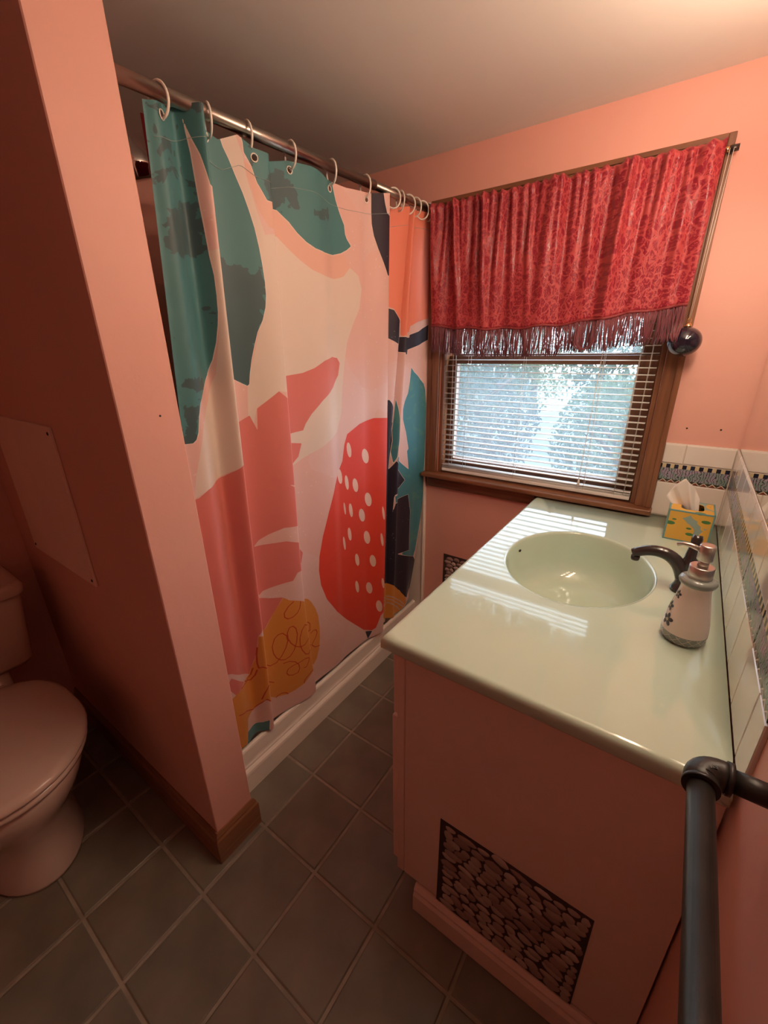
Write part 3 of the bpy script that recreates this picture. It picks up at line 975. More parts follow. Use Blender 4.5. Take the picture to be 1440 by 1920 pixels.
# ------------------------------------------------------------------ tissue box
def lemon_mat():
    m = bpy.data.materials.new('lemon_print')
    m.use_nodes = True
    nt = m.node_tree
    N_, L_ = nt.nodes.new, nt.links.new
    b = nt.nodes['Principled BSDF']
    b.inputs['Roughness'].default_value = .5
    tc = N_('ShaderNodeTexCoord')
    nz = N_('ShaderNodeTexNoise'); nz.inputs['Scale'].default_value = 16
    L_(tc.outputs['Object'], nz.inputs['Vector'])
    ma = N_('ShaderNodeVectorMath'); ma.operation = 'MULTIPLY_ADD'; ma.inputs[1].default_value = (.03, .03, .03)
    L_(nz.outputs['Color'], ma.inputs[0]); L_(tc.outputs['Object'], ma.inputs[2])
    v = N_('ShaderNodeTexVoronoi'); v.inputs['Scale'].default_value = 19
    L_(ma.outputs[0], v.inputs['Vector'])
    cr = N_('ShaderNodeValToRGB'); cr.color_ramp.interpolation = 'CONSTANT'
    e = cr.color_ramp.elements
    e[0].position = 0; e[0].color = (.75, .42, .07, 1)
    e[1].position = .72; e[1].color = (.30, .40, .36, 1)
    L_(v.outputs['Distance'], cr.inputs['Fac'])
    v2 = N_('ShaderNodeTexVoronoi'); v2.inputs['Scale'].default_value = 34
    mp = N_('ShaderNodeMapping'); mp.inputs['Scale'].default_value = (.7, 1, 1.5); mp.inputs['Rotation'].default_value = (0, .7, 0); mp.inputs['Location'].default_value = (.3, .1, .2)
    L_(tc.outputs['Object'], mp.inputs[0]); L_(mp.outputs[0], v2.inputs['Vector'])
    lt = N_('ShaderNodeMath'); lt.operation = 'LESS_THAN'; lt.inputs[1].default_value = .30
    L_(v2.outputs['Distance'], lt.inputs[0])
    mx = N_('ShaderNodeMix'); mx.data_type = 'RGBA'
    L_(lt.outputs[0], mx.inputs['Factor']); L_(cr.outputs['Color'], mx.inputs['A']); mx.inputs['B'].default_value = (.07, .20, .06, 1)
    L_(mx.outputs['Result'], b.inputs['Base Color'])
    return m
M['lemon'] = lemon_mat()
M['boxedge'] = mat('teal_box_edge', (.16, .33, .33), .5)
tb = thing('tissue_box', 'cube tissue box printed with yellow lemons and green leaves', 'tissue box', (-.083, -.145, HC))
bx0, bx1, by0, by1, bh = -.138, -.030, -.203, -.095, .090
zb = HC + .0004
w = .0012
mb = MB()
mb.box((bx0, by0, zb), (bx1, by0 + w, zb + bh)); mb.box((bx0, by1 - w, zb), (bx1, by1, zb + bh))
mb.box((bx0, by0 + w, zb), (bx0 + w, by1 - w, zb + bh)); mb.box((bx1 - w, by0 + w, zb), (bx1, by1 - w, zb + bh))
mb.box((bx0 + w, by0 + w, zb), (bx1 - w, by1 - w, zb + w))
body_ = mb.build('carton', M['lemon'], tb)
hx0, hx1, hy0, hy1 = -.110, -.056, -.182, -.116
tp = MB()
n = 28
inner = rounded(.016, hx0, hx1, hy0, hy1, 6)
outer = []
cxm, cym = (hx0 + hx1) / 2, (hy0 + hy1) / 2
for (px, py) in inner:
    dx, dy = px - cxm, py - cym
    t = min((bx1 - cxm) / abs(dx) if abs(dx) > 1e-6 else 9e9, (by1 - cym) / abs(dy) if dy > 1e-6 else ((cym - by0) / abs(dy) if dy < -1e-6 else 9e9), (cxm - bx0) / abs(dx) if abs(dx) > 1e-6 else 9e9)
    outer.append((cxm + dx * t, cym + dy * t))
zt = zb + bh
tp.loft([[(p[0], p[1], zt + .0001) for p in outer], [(p[0], p[1], zt + .0009) for p in outer], [(p[0], p[1], zt + .0009) for p in inner], [(p[0], p[1], zt + .0001) for p in inner]], True, False, False, False)
tp.build('carton_top', M['lemon'], tb)
e = MB()
ew = .0035
for (x, y) in ((bx0, by0), (bx1 - ew, by0), (bx0, by1 - ew), (bx1 - ew, by1 - ew)):
    e.box((x - .0004, y - .0004, zb), (x + ew + .0004, y + ew + .0004, zt + .0005))
for y in (by0, by1 - ew):
    for z in (zb, zt - ew + .0012):
        e.box((bx0, y - .0005, z), (bx1, y + ew + .0005, z + ew))
for x in (bx0, bx1 - ew):
    for z in (zb, zt - ew + .0012):
        e.box((x - .0005, by0, z), (x + ew + .0005, by1, z + ew))
e.build('carton_edges', M['boxedge'], tb)
# the tissue: a folded sheet rising out of the slot
tv, tf = [], []
nu, nv = 24, 18
tips = [(0, -.152, .936), (.22, -.138, .972), (.45, -.117, .997), (.72, -.092, .972), (1, -.072, .938)]
for j in range(nv + 1):
    t = j / nv
    for i in range(nu + 1):
        u = i / nu
        tx = np.interp(u, [q[0] for q in tips], [q[1] for q in tips])
        tzz = np.interp(u, [q[0] for q in tips], [q[2] for q in tips])
        bx_, bz_ = -.100 + .034 * u, zt - .018
        sag = .010 * t * (1 - t) * 4 * (1 if u < .3 else .3)
        py = -.150 + (math.sin(u * 8.5 + .6) * .009 + math.sin(u * 19) * .0025) * (.55 + .45 * t) + .012 * t * (u - .3)
        tv.append((bx_ * (1 - t) + tx * t, py, bz_ * (1 - t) + tzz * t - sag * (1 - u)))
for j in range(nv):
    for i in range(nu):
        a = j * (nu + 1) + i
        tf.append((a, a + 1, a + nu + 2, a + nu + 1))
ts = MB().add(tv, tf, True).build('tissue', M['tissue'])
ts.modifiers.new('thickness', 'SOLIDIFY').thickness = .0006
tag(pivot(ts, (-.085, -.150, zt - .02)), 'white tissue sticking up out of the lemon tissue box', 'tissue')

# ------------------------------------------------------------------ black pipe rail on the right wall
RX, RZ, RY = -.0690, .9490, -1.160
pr_ = thing('pipe_grab_rail', 'black iron pipe grab rail with elbow fitting on the pink wall', 'grab rail', (-.035, -1.45, RZ))
R1 = .0113
MB().tube([(RX, RY - .0262, RZ), (RX, -1.96, RZ)], R1, 28).build('pipe', M['iron'], pr_)
def elbow(sgn, yc):
    path = [(RX, yc - sgn * .025, RZ), (RX, yc - sgn * .016, RZ)]
    for a in np.linspace(0, 90, 9):
        a = math.radians(a)
        path.append((RX + .016 * (1 - math.cos(a)), yc - sgn * .016 + sgn * .016 * math.sin(a), RZ))
    path += [(RX + .024, yc, RZ)]
    eb = MB().tube(path, .0148, 28).build('elbow', M['iron'], pr_)
    MB().tube([(RX, yc - sgn * .0262, RZ), (RX, yc - sgn * .0218, RZ)], .0158, 28).build('collar', M['iron'], eb)
    MB().tube([(RX + .0200, yc, RZ), (RX + .0250, yc, RZ)], .0162, 28).build('collar', M['iron'], eb)
    MB().tube([(RX + .0252, yc, RZ), (-.006, yc, RZ)], R1, 28).build('nipple', M['iron'], pr_)
    fl = MB().lathe([(.026, 0), (.027, .0008), (.027, .003), (.025, .004), (.0155, .0045), (.0125, .008)], n=32).build('wall_flange', M['iron'])
    fl.location = (-.0004, yc, RZ); fl.rotation_euler = (0, math.radians(-90), 0)
    adopt(fl, pr_)
    return eb
eb = elbow(1, RY)
tcv = bpy.data.curves.new('cast_mark', 'FONT')
tcv.body = 'SIS'
tcv.size = .0066
tcv.extrude = .0006
tmp = bpy.data.objects.new('cast_mark_curve', tcv)
COL.objects.link(tmp)
tm = bpy.data.meshes.new_from_object(tmp.evaluated_get(bpy.context.evaluated_depsgraph_get()))
bpy.data.objects.remove(tmp)
tm.materials.append(M['iron'])
o = bpy.data.objects.new('cast_mark', tm)
COL.objects.link(o)
o.location = (RX + .004, RY - .011, RZ + .0142); o.rotation_euler = (0, 0, math.radians(20))
adopt(o, eb)
elbow(-1, -1.99)
# ------------------------------------------------------------------ shower: pan, surround, rod, head
sh = thing('shower_stall', 'cream shower pan and surround behind the printed curtain', 'shower', (-1.5, -.55, 0))
curb = [(-1.0745, .0005), (-1.0745, .072), (-1.0765, .080), (-1.081, .085), (-1.0865, .0868), (-1.0868, .076), (-1.0892, .076), (-1.0896, .0885),
        (-1.0925, .094), (-1.0935, .100), (-1.0945, .146), (-1.097, .152), (-1.101, .154), (-1.108, .154), (-1.112, .150), (-1.113, .140), (-1.115, .045), (-1.125, .035), (-1.30, .030), (-1.30, .0005)]
MB().extrude(curb, 'y', PY1 + .001, -.0145, False).build('curb', M['cream'], sh)
MB().box((XL + .002, PY1 + .001, .0005), (-1.301, -.0145, .030)).build('pan_floor', M['cream'], sh)
MB().box((XL + .002, -.014, .0005), (-1.060, -.0005, 1.60), .002, 1).build('end_panel', M['cream'], sh)
MB().box((-1.0595, -.020, .0005), (-1.050, -.0005, 1.60), .003).build('edge_trim', M['cream'], sh)
MB().box((XL + .0005, PY1 + .015, .0305), (XL + .012, -.0145, 1.60), .001, 1).build('side_panel', M['shower'], sh)
MB().box((XL + .0125, PY1 + .0005, .0305), (-1.125, PY1 + .012, 1.58), .001, 1).build('near_panel', M['shower'], sh)

ROD0, ROD1 = Vector((-1.055, PY1 + .001, 1.7915)), Vector((-1.055, -.0005, 1.8225))
def rod_z(y):
    return ROD0.z + (ROD1.z - ROD0.z) * (y - ROD0.y) / (ROD1.y - ROD0.y)
rod = thing('shower_rod', 'brushed metal shower curtain rod between the partition and window wall', 'curtain rod', (-1.055, -.55, 1.807))
MB().tube([ROD0, Vector((-1.055, -.36, rod_z(-.36)))], .0128, 24).build('outer_tube', M['steel'], rod)
MB().tube([Vector((-1.055, -.3602, rod_z(-.36))), ROD1], .0112, 24).build('inner_tube', M['steel'], rod)
for p, s in ((ROD0, 1), (ROD1, -1)):
    fl = MB().lathe([(.024, 0), (.024, .004), (.017, .010), (.0165, .018)], n=24).build('end_cap', M['steel'])
    fl.location = p + Vector((0, -s * .0005, 0)); fl.rotation_euler = (math.radians(-90 * s), 0, 0)
    adopt(fl, rod)

head = thing('showerhead', 'chrome shower head seen behind the curtain edge', 'shower head', (-1.36, PY1, 1.80))
MB().lathe([(.028, 0), (.028, .003), (.012, .008)], n=24).build('wall_plate', M['chrome'])
o = COL.objects[-1]
o.location = (-1.36, PY1 + .0005, 1.825); o.rotation_euler = (math.radians(-90), 0, 0); adopt(o, head)
MB().tube([(-1.36, PY1 + .006, 1.825), (-1.36, -1.06, 1.832), (-1.36, -.985, 1.825), (-1.36, -.94, 1.803)], .0085, 14).build('arm', M['chrome'], head)
hd = MB().lathe([(.011, .062), (.015, .055), (.016, .045), (.026, .034), (.034, .022), (.036, .012), (.036, .004), (.031, -.002), (.029, -.016), (.020, -.021)], n=32).build('spray_head', M['chrome'])
hd.location = (-1.36, -.915, 1.768); hd.rotation_euler = (math.radians(18), 0, 0); adopt(hd, head)

# ------------------------------------------------------------------ shower curtain
FOLD = [(-1.056, -1.1, -1.1, 0.004, 0.0, 0.0), (-1.035, -1.05, -1.05, 0.01, 0.01, 0.005), (-0.985, -0.995, -1.0, -0.02, -0.018, -0.01), (-0.95, -0.955, -0.955, 0.028, 0.026, 0.024), (-0.928, -0.93, -0.928, -0.012, -0.012, -0.008), (-0.795, -0.79, -0.757, 0.028, 0.03, 0.028), (-0.768, -0.76, -0.727, -0.01, -0.01, -0.006), (-0.62, -0.6, -0.6, 0.01, 0.008, 0.006), (-0.545, -0.55, -0.55, -0.006, -0.002, 0.002), (-0.42, -0.42, -0.42, 0.006, 0.004, 0.006), (-0.32, -0.315, -0.325, 0.03, 0.03, 0.03), (-0.292, -0.288, -0.298, -0.028, -0.03, -0.025), (-0.17, -0.255, -0.255, 0.01, -0.006, -0.008), (-0.152, -0.238, -0.238, -0.038, -0.034, -0.028), (-0.13, -0.205, -0.205, 0.006, 0.01, 0.004), (-0.115, -0.175, -0.18, -0.012, -0.01, -0.008), (-0.05, -0.07, -0.11, 0.0, 0.012, 0.01), (-0.012, -0.012, -0.062, 0.006, 0.028, 0.0)]
FA = np.array(FOLD)
PRINT = {
'cream': [[(-0.752,1.616),(-0.719,1.594),(-0.6841,1.572),(-0.6479,1.555),(-0.6011,1.546),(-0.5464,1.545),(-0.508,1.555),(-0.4813,1.581),(-0.4455,1.564),(-0.4311,1.529),(-0.4419,1.473),(-0.4716,1.427),(-0.4986,1.374),(-0.5124,1.315),(-0.5251,1.24),(-0.5337,1.157),(-0.5583,1.101),(-0.6357,1.068),(-0.7161,1.044),(-0.7759,1.02),(-0.7763,1.085),(-0.7768,1.155),(-0.7773,1.222),(-0.7778,1.286),(-0.7783,1.352),(-0.7787,1.415),(-0.7792,1.476),(-0.7795,1.529),(-0.7799,1.58),(-0.7803,1.629)],
 [(-0.8951,1.769),(-0.8636,1.781),(-0.852,1.747),(-0.8485,1.71),(-0.8343,1.654),(-0.8187,1.604),(-0.7801,1.612),(-0.7797,1.546),(-0.7792,1.476),(-0.7787,1.415),(-0.7783,1.352),(-0.7778,1.286),(-0.7775,1.246),(-0.8158,1.252),(-0.8737,1.214),(-0.8873,1.167),(-0.8978,1.182),(-0.8909,1.271),(-0.8748,1.322),(-0.8594,1.373),(-0.8443,1.422),(-0.829,1.471),(-0.832,1.524),(-0.8349,1.576),(-0.8475,1.628),(-0.8592,1.678),(-0.8808,1.735)],
 [(-0.965,1.552),(-0.9399,1.559),(-0.9402,1.499),(-0.9404,1.437),(-0.9407,1.369),(-0.941,1.297),(-0.9412,1.237),(-0.9414,1.173),(-0.9418,1.089),(-0.9846,1.057),(-1.048,1.038),(-1.082,1.023),(-1.072,1.074),(-1.056,1.126),(-1.032,1.197),(-0.9987,1.242),(-0.9761,1.304),(-0.9672,1.382),(-0.9636,1.429),(-0.9629,1.502)]],
'teal': [[(-1.16,1.782),(-1.03,1.794),(-0.9713,1.819),(-0.9745,1.782),(-0.9731,1.76),(-0.9708,1.72),(-0.97,1.681),(-0.9691,1.64),(-0.9675,1.598),(-0.9657,1.542),(-0.9632,1.506),(-0.9632,1.467),(-0.9642,1.434),(-0.9665,1.407),(-0.9711,1.371),(-0.9784,1.334),(-0.9909,1.3),(-1.009,1.272),(-1.034,1.242),(-1.044,1.214),(-1.051,1.179),(-1.058,1.162),(-1.066,1.155),(-1.075,1.155),(-1.16,1.16),(-1.16,1.215),(-1.16,1.268),(-1.16,1.318),(-1.16,1.367),(-1.16,1.413),(-1.16,1.452),(-1.16,1.489),(-1.16,1.525),(-1.16,1.56),(-1.16,1.595),(-1.16,1.634),(-1.16,1.673),(-1.16,1.71),(-1.16,1.746)],
 [(-0.9713,1.819),(-0.9745,1.782),(-0.9707,1.758),(-0.9667,1.739),(-0.961,1.716),(-0.9569,1.691),(-0.9528,1.667),(-0.9395,1.661),(-0.9394,1.693),(-0.9393,1.728),(-0.9391,1.762),(-0.939,1.797),(-0.939,1.832)],
 [(-0.939,1.79),(-0.8916,1.797),(-0.8946,1.773),(-0.8897,1.754),(-0.8808,1.735),(-0.8709,1.708),(-0.8592,1.678),(-0.8504,1.649),(-0.8415,1.615),(-0.8352,1.577),(-0.8314,1.544),(-0.8285,1.506),(-0.8286,1.478),(-0.8324,1.451),(-0.8414,1.423),(-0.8554,1.396),(-0.8655,1.365),(-0.8751,1.332),(-0.8822,1.3),(-0.8862,1.274),(-0.891,1.27),(-0.941,1.297),(-0.9407,1.369),(-0.9404,1.437),(-0.9402,1.484),(-0.9401,1.528),(-0.9399,1.572),(-0.9397,1.63),(-0.9394,1.685),(-0.9393,1.725),(-0.9391,1.764)],
 [(-0.8549,1.787),(-0.8497,1.769),(-0.8494,1.752),(-0.8367,1.731),(-0.8272,1.702),(-0.8064,1.673),(-0.7462,1.672),(-0.7141,1.654),(-0.6894,1.633),(-0.663,1.617),(-0.6337,1.607),(-0.5963,1.603),(-0.5501,1.605),(-0.5165,1.614),(-0.4928,1.625),(-0.4755,1.637),(-0.4919,1.653),(-0.4978,1.664),(-0.5011,1.686),(-0.5166,1.71),(-0.5318,1.739),(-0.5409,1.766),(-0.5483,1.789),(-0.5459,1.83),(-0.6417,1.814),(-0.7026,1.812),(-0.8315,1.792)],
 [(-1.037,0.2088),(-0.9808,0.201),(-0.9635,0.2058),(-0.9696,0.1347),(-1.01,0.1076),(-1.048,0.1566)]],
'peach': [[(-0.8519,1.738),(-0.8369,1.729),(-0.8274,1.7),(-0.8066,1.671),(-0.7464,1.67),(-0.7143,1.651),(-0.6895,1.631),(-0.6632,1.615),(-0.6339,1.604),(-0.5964,1.601),(-0.5502,1.603),(-0.5166,1.611),(-0.5038,1.611),(-0.4895,1.593),(-0.4813,1.581),(-0.508,1.555),(-0.5452,1.545),(-0.6011,1.546),(-0.6479,1.555),(-0.6841,1.572),(-0.719,1.594),(-0.752,1.616),(-0.8078,1.621),(-0.8247,1.644),(-0.8357,1.669),(-0.8412,1.697)]],
'salmon': [[(-1.16,1.004),(-1.073,1.022),(-1.048,1.038),(-0.9858,1.053),(-0.9418,1.089),(-0.942,1.037),(-0.9424,0.9312),(-0.9425,0.813),(-0.9424,0.6782),(-0.9423,0.58),(-0.9663,0.5488),(-0.9708,0.5092),(-0.9774,0.4643),(-0.9942,0.4071),(-1.062,0.4698),(-1.16,0.5168),(-1.16,0.5976),(-1.16,0.6741),(-1.16,0.7468),(-1.16,0.8159),(-1.16,0.8817),(-1.16,0.9444)],
 [(-1.066,0.4559),(-1.019,0.4),(-1.06,0.3851),(-1.083,0.4309)],
 [(-0.9414,1.175),(-0.8936,1.196),(-0.8779,1.156),(-0.8738,1.212),(-0.8158,1.252),(-0.7773,1.222),(-0.7769,1.165),(-0.7765,1.103),(-0.7759,1.022),(-0.7756,0.9799),(-0.8077,0.9897),(-0.7755,0.97),(-0.7752,0.9289),(-0.7748,0.8501),(-0.8327,0.8597),(-0.8734,0.8513),(-0.9061,0.8402),(-0.9237,0.8241),(-0.9078,0.8235),(-0.876,0.8196),(-0.8297,0.8147),(-0.7742,0.7903),(-0.7741,0.783),(-0.7385,0.7295),(-0.7476,0.6954),(-0.8012,0.6943),(-0.8185,0.672),(-0.8461,0.6735),(-0.8824,0.6722),(-0.9106,0.6704),(-0.9223,0.6626),(-0.9424,0.6718),(-0.9425,0.8115),(-0.9424,0.93),(-0.942,1.036),(-0.9417,1.107)],
 [(-0.9424,0.6606),(-0.892,0.6359),(-0.8528,0.6238),(-0.8781,0.5878),(-0.9182,0.5342),(-0.9422,0.5335),(-0.9423,0.5788)],
 [(-0.7778,1.285),(-0.7534,1.287),(-0.6985,1.292),(-0.6555,1.304),(-0.6155,1.323),(-0.574,1.333),(-0.5457,1.329),(-0.5341,1.314),(-0.5432,1.278),(-0.5741,1.244),(-0.6292,1.209),(-0.6735,1.174),(-0.6973,1.147),(-0.7071,1.129),(-0.7766,1.125),(-0.7771,1.186),(-0.7776,1.259)],
 [(-0.7765,1.103),(-0.7156,1.091),(-0.7299,1.053),(-0.7759,1.019)]],
'red': [[(-0.3026,1.117),(-0.3769,1.124),(-0.4468,1.112),(-0.5082,1.086),(-0.5231,1.054),(-0.5353,0.9986),(-0.5848,0.9248),(-0.6216,0.8415),(-0.6527,0.7603),(-0.6715,0.6894),(-0.6768,0.6347),(-0.6709,0.5736),(-0.648,0.5029),(-0.5999,0.4232),(-0.5349,0.3437),(-0.4346,0.2332),(-0.3868,0.2034),(-0.3657,0.2078),(-0.3406,0.261),(-0.3095,0.2748),(-0.3067,0.3946),(-0.3046,0.5085),(-0.3031,0.6211),(-0.3021,0.7289),(-0.3016,0.8321),(-0.3017,0.931),(-0.3021,1.026)]],
'stain': [[(-1.061,1.561),(-1.041,1.604),(-0.9878,1.635),(-0.9679,1.641),(-0.9666,1.593),(-0.9652,1.542),(-0.9777,1.537),(-1.002,1.54),(-1.041,1.53),(-1.056,1.544)],
 [(-0.94,1.549),(-0.8904,1.539),(-0.8774,1.535),(-0.8584,1.523),(-0.8343,1.533),(-0.8283,1.505),(-0.8284,1.476),(-0.842,1.423),(-0.864,1.369),(-0.8751,1.316),(-0.8868,1.261),(-0.941,1.29),(-0.9408,1.341),(-0.9406,1.39),(-0.9404,1.437),(-0.9402,1.494)],
 [(-1.07,1.285),(-1.057,1.301),(-1.027,1.3),(-1.007,1.28),(-1.034,1.259),(-1.055,1.277)],
 [(-1.073,1.236),(-1.041,1.238),(-1.057,1.155),(-1.079,1.159)],
 [(-0.802,1.727),(-0.7208,1.751),(-0.7001,1.734),(-0.6865,1.715),(-0.679,1.691),(-0.7011,1.683),(-0.7197,1.695),(-0.7323,1.673),(-0.7942,1.665),(-0.8067,1.683)],
 [(-0.9798,1.442),(-0.9663,1.443),(-0.9657,1.418),(-0.9733,1.414),(-0.9708,1.431)],
 [(-0.6321,1.692),(-0.567,1.713),(-0.5601,1.69),(-0.6137,1.673)],
 [(-0.8344,1.764),(-0.8254,1.743),(-0.8312,1.708),(-0.8378,1.731)]],
'dot': [[(-0.4899,1.028),(-0.4893,1.016),(-0.4911,1.007),(-0.4949,1.003),(-0.4998,1.004),(-0.505,1.01),(-0.5093,1.02),(-0.5119,1.032),(-0.5124,1.044),(-0.5106,1.052),(-0.5069,1.057),(-0.502,1.056),(-0.4969,1.05),(-0.4926,1.04)],
 [(-0.3986,0.9884),(-0.3984,0.9764),(-0.4013,0.9673),(-0.407,0.963),(-0.4149,0.9646),(-0.4236,0.9718),(-0.4307,0.9828),(-0.4346,0.9954),(-0.4348,1.007),(-0.4312,1.016),(-0.4244,1.02),(-0.4158,1.018),(-0.4079,1.011),(-0.4019,1.001)],
 [(-0.539,0.9437),(-0.5387,0.9318),(-0.5407,0.9227),(-0.5447,0.9185),(-0.5498,0.9198),(-0.5556,0.9267),(-0.5609,0.9376),(-0.5644,0.9503),(-0.5648,0.962),(-0.5621,0.9705),(-0.5571,0.9744),(-0.5514,0.9729),(-0.546,0.9665),(-0.5417,0.9561)],
 [(-0.5069,0.9134),(-0.5062,0.9014),(-0.5075,0.8921),(-0.5105,0.8876),(-0.5146,0.8886),(-0.519,0.8951),(-0.5228,0.9056),(-0.5252,0.918),(-0.5258,0.9298),(-0.5244,0.9388),(-0.5215,0.9433),(-0.5174,0.9423),(-0.5131,0.9361),(-0.5094,0.9258)],
 [(-0.4577,0.891),(-0.4574,0.8793),(-0.46,0.8707),(-0.4651,0.8669),(-0.4715,0.8686),(-0.478,0.8755),(-0.4832,0.8861),(-0.4862,0.8983),(-0.4864,0.9097),(-0.4838,0.9181),(-0.479,0.9219),(-0.4727,0.9204),(-0.4663,0.9138),(-0.4609,0.9033)],
 [(-0.3857,0.8155),(-0.3856,0.8032),(-0.3885,0.7939),(-0.394,0.7898),(-0.4011,0.7916),(-0.4088,0.7992),(-0.4154,0.811),(-0.4194,0.8243),(-0.4195,0.8364),(-0.4156,0.845),(-0.4091,0.8486),(-0.4015,0.8467),(-0.3944,0.8396),(-0.3888,0.8285)],
 [(-0.5252,0.8195),(-0.5244,0.8089),(-0.5246,0.8007),(-0.526,0.7965),(-0.5281,0.7972),(-0.5305,0.8026),(-0.5329,0.8116),(-0.5347,0.8224),(-0.5355,0.8329),(-0.5352,0.8409),(-0.5339,0.845),(-0.5318,0.8444),(-0.5294,0.8392),(-0.527,0.8303)],
 [(-0.4886,0.8019),(-0.4879,0.7897),(-0.4893,0.7805),(-0.4924,0.7761),(-0.4966,0.7775),(-0.5011,0.7843),(-0.505,0.7951),(-0.5075,0.8077),(-0.5081,0.8196),(-0.5068,0.8286),(-0.5037,0.8329),(-0.4995,0.8317),(-0.495,0.8251),(-0.4911,0.8145)],
 [(-0.4203,0.7604),(-0.4201,0.7485),(-0.4236,0.7402),(-0.4299,0.7371),(-0.4376,0.7398),(-0.4453,0.7476),(-0.4513,0.7589),(-0.4547,0.7716),(-0.4548,0.7831),(-0.4516,0.7913),(-0.4457,0.7946),(-0.4383,0.7923),(-0.4305,0.7847),(-0.4241,0.7733)],
 [(-0.4977,0.7084),(-0.4972,0.6965),(-0.4986,0.6876),(-0.5019,0.6835),(-0.5062,0.6852),(-0.5108,0.6921),(-0.5146,0.7029),(-0.517,0.7154),(-0.5175,0.7271),(-0.516,0.7358),(-0.5128,0.7397),(-0.5085,0.7383),(-0.504,0.7316),(-0.5002,0.7209)],
 [(-0.5312,0.6831),(-0.5304,0.6706),(-0.5309,0.6611),(-0.5327,0.6564),(-0.5354,0.6575),(-0.5385,0.6642),(-0.5414,0.675),(-0.5434,0.6879),(-0.5443,0.7001),(-0.5437,0.7094),(-0.5419,0.714),(-0.5392,0.7129),(-0.5361,0.7065),(-0.5333,0.6959)],
 [(-0.3927,0.6566),(-0.3926,0.6441),(-0.3955,0.635),(-0.401,0.6312),(-0.4083,0.6338),(-0.4164,0.6423),(-0.4234,0.655),(-0.4274,0.6688),(-0.4274,0.681),(-0.4235,0.6893),(-0.4166,0.6921),(-0.4086,0.6894),(-0.4013,0.6816),(-0.3957,0.67)],
 [(-0.4568,0.5824),(-0.4563,0.5703),(-0.4583,0.5617),(-0.4623,0.5581),(-0.4676,0.5604),(-0.4729,0.568),(-0.4774,0.5793),(-0.48,0.5921),(-0.4804,0.6039),(-0.4785,0.6124),(-0.4746,0.6159),(-0.4695,0.6139),(-0.4641,0.6065),(-0.4596,0.5953)],
 [(-0.3655,0.542),(-0.3655,0.53),(-0.3684,0.5213),(-0.3735,0.5177),(-0.38,0.52),(-0.3865,0.5276),(-0.3919,0.539),(-0.3948,0.5519),(-0.3948,0.5637),(-0.3917,0.572),(-0.3863,0.5754),(-0.3799,0.5733),(-0.3735,0.566),(-0.3683,0.5548)],
 [(-0.4606,0.4613),(-0.4601,0.449),(-0.4618,0.4401),(-0.4654,0.4366),(-0.4702,0.439),(-0.4752,0.4468),(-0.4793,0.4585),(-0.4818,0.4716),(-0.4823,0.4837),(-0.4806,0.4923),(-0.477,0.4959),(-0.4724,0.4937),(-0.4675,0.4861),(-0.4633,0.4746)],
 [(-0.3827,0.4189),(-0.3828,0.4068),(-0.3859,0.3982),(-0.3915,0.3951),(-0.3985,0.3981),(-0.4059,0.4068),(-0.4122,0.4194),(-0.4158,0.4331),(-0.4156,0.4449),(-0.4117,0.4526),(-0.4052,0.455),(-0.3979,0.4519),(-0.3909,0.4438),(-0.3856,0.432)],
 [(-0.3317,0.3061),(-0.3317,0.2932),(-0.3355,0.2848),(-0.3421,0.2822),(-0.3497,0.2858),(-0.3568,0.2947),(-0.3623,0.3073),(-0.3652,0.3212),(-0.3652,0.3338),(-0.3621,0.3426),(-0.3566,0.3459),(-0.3495,0.3429),(-0.3421,0.334),(-0.3356,0.3208)],
 [(-0.3241,0.7428),(-0.3224,0.7296),(-0.3224,0.7194),(-0.3241,0.7143),(-0.3271,0.7152),(-0.3306,0.722),(-0.3339,0.7331),(-0.3365,0.7464),(-0.3379,0.7592),(-0.3378,0.7691),(-0.3364,0.7743),(-0.3338,0.7736),(-0.3305,0.7672),(-0.3271,0.7562)],
 [(-0.3294,0.6273),(-0.328,0.614),(-0.3284,0.6037),(-0.3306,0.5988),(-0.334,0.5999),(-0.3377,0.607),(-0.3412,0.6185),(-0.3437,0.632),(-0.3448,0.6451),(-0.3444,0.6551),(-0.3425,0.6601),(-0.3395,0.6592),(-0.3358,0.6524),(-0.3322,0.6411)],
 [(-0.3191,0.4167),(-0.262,0.3637),(-0.2626,0.3546),(-0.3221,0.3934),(-0.3262,0.3955),(-0.3305,0.4024),(-0.3342,0.4129),(-0.3366,0.4248),(-0.3374,0.4361),(-0.3366,0.4444),(-0.3342,0.4482),(-0.3307,0.4467),(-0.3265,0.44),(-0.3224,0.4293)]],
'mustard': [[(-0.8523,0.6223),(-0.8348,0.6057),(-0.8036,0.5905),(-0.7303,0.5443),(-0.718,0.5274),(-0.7011,0.4916),(-0.69,0.4523),(-0.687,0.4012),(-0.6876,0.3546),(-0.6944,0.3069),(-0.707,0.2704),(-0.7234,0.2531),(-0.765,0.2653),(-0.8008,0.2381),(-0.8374,0.2295),(-0.8658,0.2278),(-0.9099,0.243),(-0.9681,0.2966),(-0.9817,0.2784),(-1.002,0.2627),(-1.028,0.2549),(-1.042,0.1765),(-1.059,0.1558),(-1.123,0.2183),(-1.102,0.2972),(-1.083,0.3765),(-1.06,0.3858),(-1.017,0.3976),(-0.9947,0.405),(-0.9774,0.4621),(-0.9696,0.513),(-0.9658,0.5482),(-0.9174,0.5326),(-0.8783,0.5874)],
 [(-0.3198,0.4087),(-0.2189,0.3479),(-0.173,0.3103),(-0.1402,0.2674),(-0.1092,0.2242),(-0.1009,0.1918),(-0.1326,0.1713),(-0.1764,0.1483),(-0.2238,0.1429),(-0.3246,0.2506),(-0.2596,0.2496)]],
